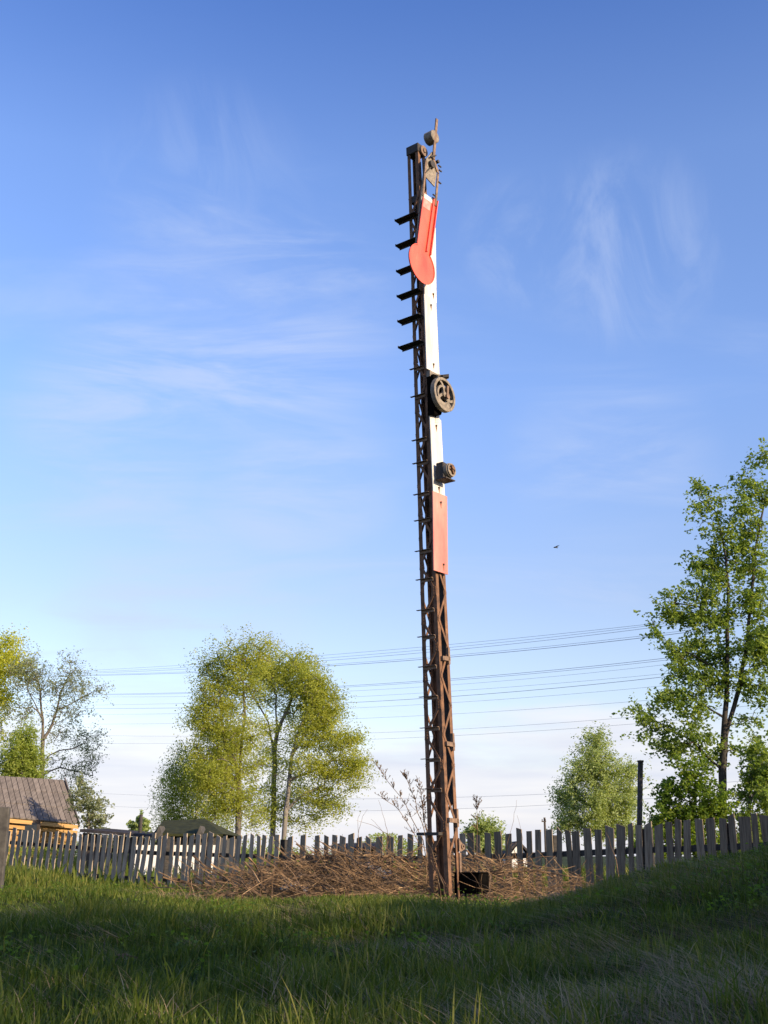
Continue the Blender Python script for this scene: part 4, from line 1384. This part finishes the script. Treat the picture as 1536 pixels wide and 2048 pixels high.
# ------------------------------------------------------------------ power wires: (row at x=0, 640, 1290), thickness
wires = [(1349.5, 1311, 1249, .9, 'topmost wire of the high bundle crossing the sky'), (1350.5, 1317, 1252.5, .9, 'second wire down in the high bundle crossing the sky'),
         (1351, 1322, 1257, 1.1, 'third wire down in the high bundle, just below the close upper pair'), (1352, 1330, 1271, .9, 'fourth wire down in the high bundle, below its wide gap'),
         (1353, 1333, 1275, 1.5, 'lowest and darkest wire of the high bundle'),
         (1389, 1374.5, 1321, 1.2, 'topmost wire of the lower bundle'), (1390, 1377, 1325, 1.0, 'second wire of the lower bundle, hugging the topmost'), (1391, 1385, 1334, .7, 'faint third wire of the lower bundle'),
         (1411, 1397, 1351, .7, 'faint wire just above the darkest lower wire'), (1414, 1408, 1358, 1.3, 'darkest wire below the lower bundle, running into the maple'), (1428, 1419, 1375, .6, 'faint wire just under the darkest lower wire'),
         (1447, 1440, 1401, .6, 'thin wire at the upper edge of the cloud bank'), (1466, 1469, 1432, .6, 'upper of two thin wires across the white cloud'), (1484, 1482, 1446, .6, 'lower of two thin wires across the white cloud'),
         (1575, 1598, 1577, .32, 'upper of the two lowest faint wires near the fence'), (1600, 1622, 1598, .32, 'lowest faint wire of all, close over the fence')]
for (ya, yb, yc, th, lab) in wires:
    th = th if th > .8 else th * .55
    cf = np.polyfit([0, 640, 1290], [ya, yb, yc], 2)
    xs = np.linspace(-90, 1640, 24)
    pts = []
    for q in xs:
        Y = 1 / np.interp(q, [-90, 1640], [1 / 210.0, 1 / 75.0])
        pts.append(at(q, np.polyval(cf, q), Y))
    rad = [max(.010, .26 * th * depth(p) / FPX) for p in pts]
    rad = [sum(rad) / len(rad)] * len(rad)
    m_ = MB()
    m_.tube(pts, rad, 5)
    setp(m_.build('power_wire', M['wire']), lab, 'wire', 'power wires across the sky')

# bird
bd = thing('bird', 'tiny dark bird gliding alone in the open sky', 'bird', at(1112, 1094, 60))
bp = at(1111, 1094.5, 60)
m_ = MB()
m_.tube([bp + Vector((-.12, 0, -.02)), bp + Vector((-.06, 0, -.005)), bp + Vector((.02, 0, 0)), bp + Vector((.10, .0, .01)), bp + Vector((.17, 0, .012))], [.004, .035, .042, .025, .006], 8)
m_.build('body', M['bird'], bd, smooth=True)
for sgn in (-1, 1):
    m_ = MB()
    r_ = [bp + Vector((-.02, 0, .02)), bp + Vector((.07, 0, .02)), bp + Vector((.11, sgn * .16, .05)), bp + Vector((.17, sgn * .36, .02)), bp + Vector((.06, sgn * .2, .03))]
    m_.prism(r_, Vector((0, 0, .008)))
    m_.build('wing', M['bird'], bd)

# ------------------------------------------------------------------ brush pile
m_ = MB()
rb = random.Random(3)


def pile_h(x, y):
    e = math.exp(-((x + .35) / 1.25) ** 2 - ((y - 13.5) / 1.0) ** 2) * .50
    e += math.exp(-((x - 1.3) / .9) ** 2 - ((y - 13.6) / .9) ** 2) * .38
    e += math.exp(-((x - 2.1) / .8) ** 2 - ((y - 13.6) / .8) ** 2) * .14
    e += math.exp(-((x + 1.7) / .9) ** 2 - ((y - 12.8) / .8) ** 2) * .12
    return e


def stick(m, p, d, L, r, n=4, seg=3, wob=.05, tint=.5):
    pts, rr = [], []
    for i in range(seg + 1):
        f = i / seg
        pts.append(p + d * (L * (f - .5)) + Vector((rb.gauss(0, wob * L * .3), rb.gauss(0, wob * L * .3), rb.gauss(0, wob * L * .3))))
        rr.append(r * (1 - .6 * f))
    m.tube(pts, rr, n, tint, cap=False)


for k in range(3300):
    x = rb.gauss(-.45, .75) if rb.random() < .86 else rb.gauss(1.5, .55)
    y = rb.gauss(13.2, .8)
    if y < 11.7 or x < -2.5 or x > 2.9: continue
    if abs(x - O.x) < .3 and y < 12.6: continue
    if rb.random() > .25 + 1.3 * float(vnoise(x * 1.9 + 5, y * 1.9)) ** 1.2: continue
    hp = pile_h(x, y)
    g = gz(x, y)
    z = g + .02 + hp * rb.random() ** .7
    a = rb.gauss(-.25, .75)
    d = Vector((math.cos(a), math.sin(a) * .8, rb.gauss(-.12, .36))).normalized()
    L = rb.uniform(.2, .85)
    if rb.random() < .12:
        d = Vector((rb.gauss(-.3, .6), rb.gauss(0, .4), rb.uniform(.4, 1))).normalized(); L = rb.uniform(.2, .5)
    z = max(z, g + abs(d.z) * L * .45)
    stick(m_, Vector((x, y, z)), d, L, rb.uniform(.002, .005) if rb.random() < .88 else rb.uniform(.006, .013), 4, 4, .07, rb.random())
setp(m_.build('brush_pile', M['stick']), 'low tangled heap of dry brown brushwood under the semaphore', 'brushwood', kind='stuff')
# larger single branches on the heap
for (xa, ya, xb, yb, Y, r, lab) in (
        (563, 1757, 705, 1772, 12.6, .014, 'long pale dead branch lying nearly flat across the heap'),
        (640, 1688, 800, 1782, 12.9, .011, 'long thin branch slanting down across the heap towards the mast'),
        (590, 1808, 636, 1770, 12.3, .010, 'forked short branch propped in front of the pale flat one'),
        (756, 1716, 818, 1722, 13.6, .016, 'short thick stick poking level from the crest of the heap'),
        (930, 1700, 975, 1752, 12.9, .010, 'curved stick arching down behind the black box'),
        (975, 1745, 1165, 1758, 13.2, .012, 'long thin branch trailing off past the black box to the grass'),
        (930, 1775, 1010, 1740, 13.0, .010, 'bent twig rising from behind the black box'),
        (470, 1790, 560, 1758, 13.2, .012, 'dead branch at the tail end of the heap furthest from the mast')):
    p0, p1 = at(xa, ya, Y), at(xb, yb, Y - .25)
    m_ = MB()
    pts = [p0.lerp(p1, f) + Vector((rb.gauss(0, .012), rb.gauss(0, .02), rb.gauss(0, .012) + .04 * math.sin(f * math.pi))) for f in np.linspace(0, 1, 7)]
    m_.tube(pts, [r * (1 - .55 * i / 6) for i in range(7)], 6, .85)
    for k in range(4):
        q = pts[rb.randint(1, 5)]
        e = q + (p1 - p0).normalized() * rb.uniform(.1, .35) + Vector((0, rb.gauss(0, .12), rb.gauss(.04, .14)))
        m_.tube([q, q.lerp(e, .5) + Vector((0, 0, .02)), e], [r * .5, r * .35, r * .15], 4, .8)
    setp(m_.build('dead_branch', M['stick']), lab, 'branch', 'dead branches on the heap')


# dry weeds standing up against the sky
def weed(label, base_px, Y, stems, group='dry weeds against the sky', r=.006, fuzz=True):
    b = at(base_px[0], base_px[1], Y)
    b.z = gz(b.x, b.y)
    root = thing('dry_weed', label, 'weed', b, group)
    for st in stems:
        m_ = MB()
        pts = [b] + [at(q[0], q[1], Y) for q in st]
        P = []
        for a, c in zip(pts[:-1], pts[1:]):
            for f in (0, .33, .66): P.append(a.lerp(c, f) + Vector((rb.gauss(0, .006), rb.gauss(0, .02), 0)))
        P.append(pts[-1])
        m_.tube(P, [r * (1 - .75 * i / len(P)) for i in range(len(P))], 5, .5)
        if fuzz:
            n0 = int(len(P) * .4)
            for i in range(n0, len(P)):
                for k in range(5):
                    d = Vector((rb.gauss(-.15, .5), rb.gauss(0, .5), rb.uniform(.5, 1))).normalized()
                    L = rb.uniform(.04, .15) * (1.2 - .6 * i / len(P))
                    e = P[i] + d * L
                    m_.tube([P[i], e], [.0022, .0014], 3, .6, cap=False)
                    for j in range(4):
                        c = P[i].lerp(e, rb.uniform(.3, 1)); m_.tube([c, c + Vector((rb.gauss(0, .008), rb.gauss(0, .008), .016))], [.004, .002], 3, .7, cap=False)
        m_.build('stem', M['stick'], root)
    return root


weed('tall plumed dry mugwort leaning away from the mast, its feathery tips on the sky', (868, 1760), 13.2,
     [[(845, 1680), (812, 1610), (775, 1560), (752, 1530)], [(850, 1670), (830, 1600), (812, 1560), (808, 1552)], [(852, 1660), (842, 1590), (836, 1565)], [(840, 1690), (800, 1620), (764, 1594)], [(856, 1680), (846, 1620), (848, 1600)]])
weed('thin dry stalk with side twigs rising over the pickets short of the mugwort', (790, 1740), 14.0,
     [[(778, 1670), (745, 1650), (713, 1641)], [(775, 1670), (770, 1640), (757, 1600)], [(772, 1680), (760, 1655), (742, 1638)]], r=.004, fuzz=False)
weed('bent bare stalk curving over a single picket top', (720, 1740), 14.0, [[(715, 1670), (722, 1640), (735, 1618)], [(716, 1680), (716, 1640), (722, 1622)]], r=.0035, fuzz=False)
weed('straight dry stalk with a small seed head above the round shrub', (955, 1760), 12.8, [[(954, 1680), (954, 1620), (953, 1605)]], r=.004)
weed('pair of slanting thin stalks rising between pickets near the far pale house', (1018, 1760), 13.5, [[(1015, 1690), (1028, 1640), (1033, 1600)], [(1020, 1690), (1046, 1680), (1034, 1630)]], r=.0035, fuzz=False)
weed('single stiff yellow stalk leaning against the tall pickets on the bank', (1240, 1755), 12.2, [[(1232, 1720), (1218, 1680), (1212, 1664)]], r=.005, fuzz=False)
weed('pair of pale dry reeds slanting across the foot of the mast', (892, 1806), 11.5, [[(886, 1770), (868, 1715), (848, 1665)], [(884, 1800), (872, 1740), (862, 1720)]], r=.0045, fuzz=False)


weed('bent pale dead reed folded over in the dark grass', (222, 1945), 4.9, [[(228, 1925), (240, 1908), (262, 1910), (276, 1916)], [(232, 1930), (236, 1915), (250, 1909)]], r=.005, fuzz=False, group=None)
weed('single upright pale dead reed standing alone in the shaded grass', (574, 1975), 4.3, [[(570, 1955), (563, 1938)]], r=.005, fuzz=False, group=None)


# plastic scraps in the heap
def crumple(name, label, c, s, seed):
    rg = np.random.default_rng(seed)
    m_ = MB()
    n = 9
    V = []
    for i in range(n):
        for j in range(n):
            u, v = i / (n - 1) - .5, j / (n - 1) - .5
            V.append(Vector(c) + Vector((u * s * 1.5, v * s * .8, -abs(u) * s * .5 + rg.normal() * s * .09 + (0.25 - v * v) * s * .9)))
    F = [(i * n + j, (i + 1) * n + j, (i + 1) * n + j + 1, i * n + j + 1) for i in range(n - 1) for j in range(n - 1)]
    m_.add(V, F)
    return setp(m_.build(name, M['plastic'], None, True), label, 'plastic bag')


crumple('plastic_bag', 'crumpled bluish plastic bag caught under the long pale branch', at(589, 1772, 12.7), .20, 1)
crumple('plastic_bag', 'larger grey-blue plastic sheet draped high on the brush heap', at(738, 1748, 13.4), .34, 2)

# ------------------------------------------------------------------ grass
def blades(n, xr, yr, dens, hmin, hmax, wid, rg, lay=0.0, dry=0.0, keep=None, tuft=0):
    x = rg.uniform(xr[0], xr[1], n); y = rg.uniform(yr[0], yr[1], n)
    if tuft:   # blades gathered into tussocks
        m = max(1, n // tuft)
        cx, cy, cr = rg.uniform(xr[0], xr[1], m), rg.uniform(yr[0], yr[1], m), rg.uniform(.02, .10, m)
        w_ = rg.integers(0, m, n)
        x = cx[w_] + rg.normal(size=n) * cr[w_]; y = cy[w_] + rg.normal(size=n) * cr[w_]
    lim = (768 + 130) / FPX * y + 1.0
    k = np.abs(x) < lim
    k &= rg.random(n) < dens(x, y)
    if keep is not None: k &= keep(x, y)
    x, y = x[k], y[k]
    n = len(x)
    z = ground_h(x, y) - .01
    az = rg.uniform(0, 2 * np.pi, n)
    patch = vnoise(x * 1.1 + 3, y * 1.1 + 8)
    rough = vnoise(x * 4.3 + 70, y * 4.3 + 11)
    H = rg.uniform(hmin, hmax, n) * (.25 + 1.0 * patch + .75 * rough ** 1.5)
    H = H * (1 - .5 * ss(7.2, 9.2, y) * (1 - ss(14.5, 17, y)))
    H = H * (1 - .3 * ss(0, 1.2, x) * (1 - ss(9, 12, y)))
    H = H * (1 - .5 * np.exp(-((x - O.x - .3) / .9) ** 2 - ((y - 11) / 1.5) ** 2))
    le = np.abs(rg.normal(.35, .25, n)) * H + lay * H * 1.6
    Hz = H * (1 - .55 * lay) * (1 - .85 * lay * rg.random(n))
    wd = wid * rg.uniform(.6, 1.4, n)
    if lay:
        a0 = 2.4 + 1.6 * (vnoise(x * .7 + 50, y * .7) - .5)
        az = a0 + rg.normal(0, .55, n)
    dx, dy = np.cos(az), np.sin(az)
    fa = az + np.pi / 2 + rg.normal(0, .5, n)
    sx, sy = np.cos(fa) * wd / 2, np.sin(fa) * wd / 2
    P = np.zeros((n, 7, 3))
    for i, (f, ww) in enumerate(((0, 1), (.4, .9), (.75, .6))):
        cx, cy, cz = x + dx * le * f ** 2, y + dy * le * f ** 2, z + Hz * f * (1 - .12 * f)
        P[:, 2 * i] = np.stack([cx - sx * ww, cy - sy * ww, cz], -1)
        P[:, 2 * i + 1] = np.stack([cx + sx * ww, cy + sy * ww, cz], -1)
    P[:, 6] = np.stack([x + dx * le, y + dy * le, z + Hz * .88], -1)
    t = np.clip(.42 + .45 * (patch - .5) + .35 * (rough - .5) + rg.normal(0, .16, n) + dry, 0, 1)
    t = np.where(rg.random(n) < .05, np.clip(t + .4, 0, 1), t)
    return P, t


def build_blades(name, label, sets, mat):
    P = np.concatenate([s[0] for s in sets]); t = np.concatenate([s[1] for s in sets])
    n = len(P)
    b = (np.arange(n) * 7)[:, None]
    f = np.concatenate([b + np.array([0, 1, 3, 2]), b + np.array([2, 3, 5, 4]), b + np.array([4, 5, 6])], 1).ravel()
    cnts = np.tile([4, 4, 3], n)
    me = np_mesh(name, P.reshape(-1, 3), f, cnts, mat, False, np.repeat(t, 7))
    return setp(link(name, me), label, 'grass', kind='stuff')


g1 = np.random.default_rng(77)
dryp = lambda x, y: ss(.45, .66, .6 * vnoise(x * 1.6 + 20, y * 2.2 + 5) + .4 * vnoise(x * 5 + 3, y * 7)) * ss(-.5, .6, x + .25 * (y - 5))
free = lambda x, y: ~((np.abs(x - O.x - .1) < .16) & (np.abs(y - O.y - .2) < .2))
green = lambda x, y: 1 - .55 * dryp(x, y)
sets = [blades(110000, (-3.2, 3.6), (2.2, 6), green, .035, .105, .0055, g1),
        blades(130000, (-5, 5.5), (6, 10.5), green, .05, .13, .007, g1),
        blades(80000, (-7, 7), (10.5, 15), lambda x, y: np.where((y > 11.9) & (x > -2.4) & (x < 2.8), .18, .9), .06, .15, .009, g1, keep=free),
        blades(80000, (-11, 8), (15, 29), lambda x, y: np.full(x.shape, .9), .08, .22, .016, g1),
        blades(34000, (-3.4, 3.6), (2.4, 10.5), lambda x, y: np.full(x.shape, .95), .07, .17, .006, g1, tuft=45),
        blades(16000, (-5, 5), (7, 13), lambda x, y: np.where((y > 11.6) & (x > -2.2) & (x < 2.8), .3, .95), .09, .19, .008, g1, keep=free, tuft=40)]
build_blades('meadow_grass', 'long green spring grass covering the rough ground', sets, M['grass'])
sets = [blades(75000, (-3.2, 3.6), (2.2, 6), lambda x, y: .04 + .96 * dryp(x, y), .08, .26, .0032, g1, .8),
        blades(9000, (-3.2, 3.6), (2.4, 9), lambda x, y: np.full(x.shape, .9), .10, .22, .0035, g1, .45, .1, tuft=28),
        blades(60000, (-5, 5.5), (6, 10.5), lambda x, y: .04 + .96 * dryp(x, y), .12, .28, .0045, g1, .85),
        blades(30000, (-5, 4.5), (11.4, 15.5), lambda x, y: np.where((x > -2.6) & (x < 2.9), .8, .1), .10, .28, .006, g1, .55, .15, keep=free)]
build_blades('dry_straw', 'matted pale dry grass lying in swathes on the bank and heap', sets, M['straw'])

# low broad-leaved weeds among the blades
wr = np.random.default_rng(91)
wc = np.stack([wr.uniform(-4, 4, 700), wr.uniform(2.6, 12, 700)], 1)
wc = wc[vnoise(wc[:, 0] * .9 + 31, wc[:, 1] * .9 + 2) > .5]
wp = []
for c in wc:
    k = wr.integers(8, 22)
    q = c + wr.normal(size=(k, 2)) * wr.uniform(.03, .09)
    wp.append(np.column_stack([q, ground_h(q[:, 0], q[:, 1]) + wr.uniform(.02, .10, k)]))
wp = np.concatenate(wp)
wp = wp[~((np.abs(wp[:, 0] - O.x - .1) < .2) & (np.abs(wp[:, 1] - O.y - .2) < .3))]
me = leaves_mesh('leafy_weeds', wp, .027, np.clip(wr.normal(.2, .2, len(wp)), 0, 1), M['leaf_shrub'], .7, 1.2, 0, wr)
setp(link('leafy_weeds', me), 'low broad-leaved weeds scattered through the grass', 'weeds', kind='stuff')

# rough scrub in the yards, seen between the pickets
sr = np.random.default_rng(17)
n = 42000
sx = sr.uniform(-13, 1.2, n); sy = 40 + sr.normal(0, 1.6, n)
top = .45 + 1.0 * vnoise(sx * .55 + 40, sy * .3) ** 1.3 + .25 * vnoise(sx * 2.3, sy)
sz = ground_h(sx, sy) + top * sr.random(n) ** .7
me = leaves_mesh('scrub', np.column_stack([sx, sy, sz]), .085, np.clip(sr.normal(.45, .22, n), 0, 1), M['leaf_birch'], .5, .5, 0, sr)
setp(link('scrub', me), 'rough yellow-green scrub in the yards, glimpsed between the pickets', 'scrub', kind='stuff')

# tall grass far beyond the fence keeps the gaps between pickets green
sets = [blades(40000, (-26, 14), (22, 60), lambda x, y: np.full(x.shape, .9), .15, .45, .05, g1)]
build_blades('field_grass', 'sunlit meadow grass in the yards beyond the fence', sets, M['grass'])
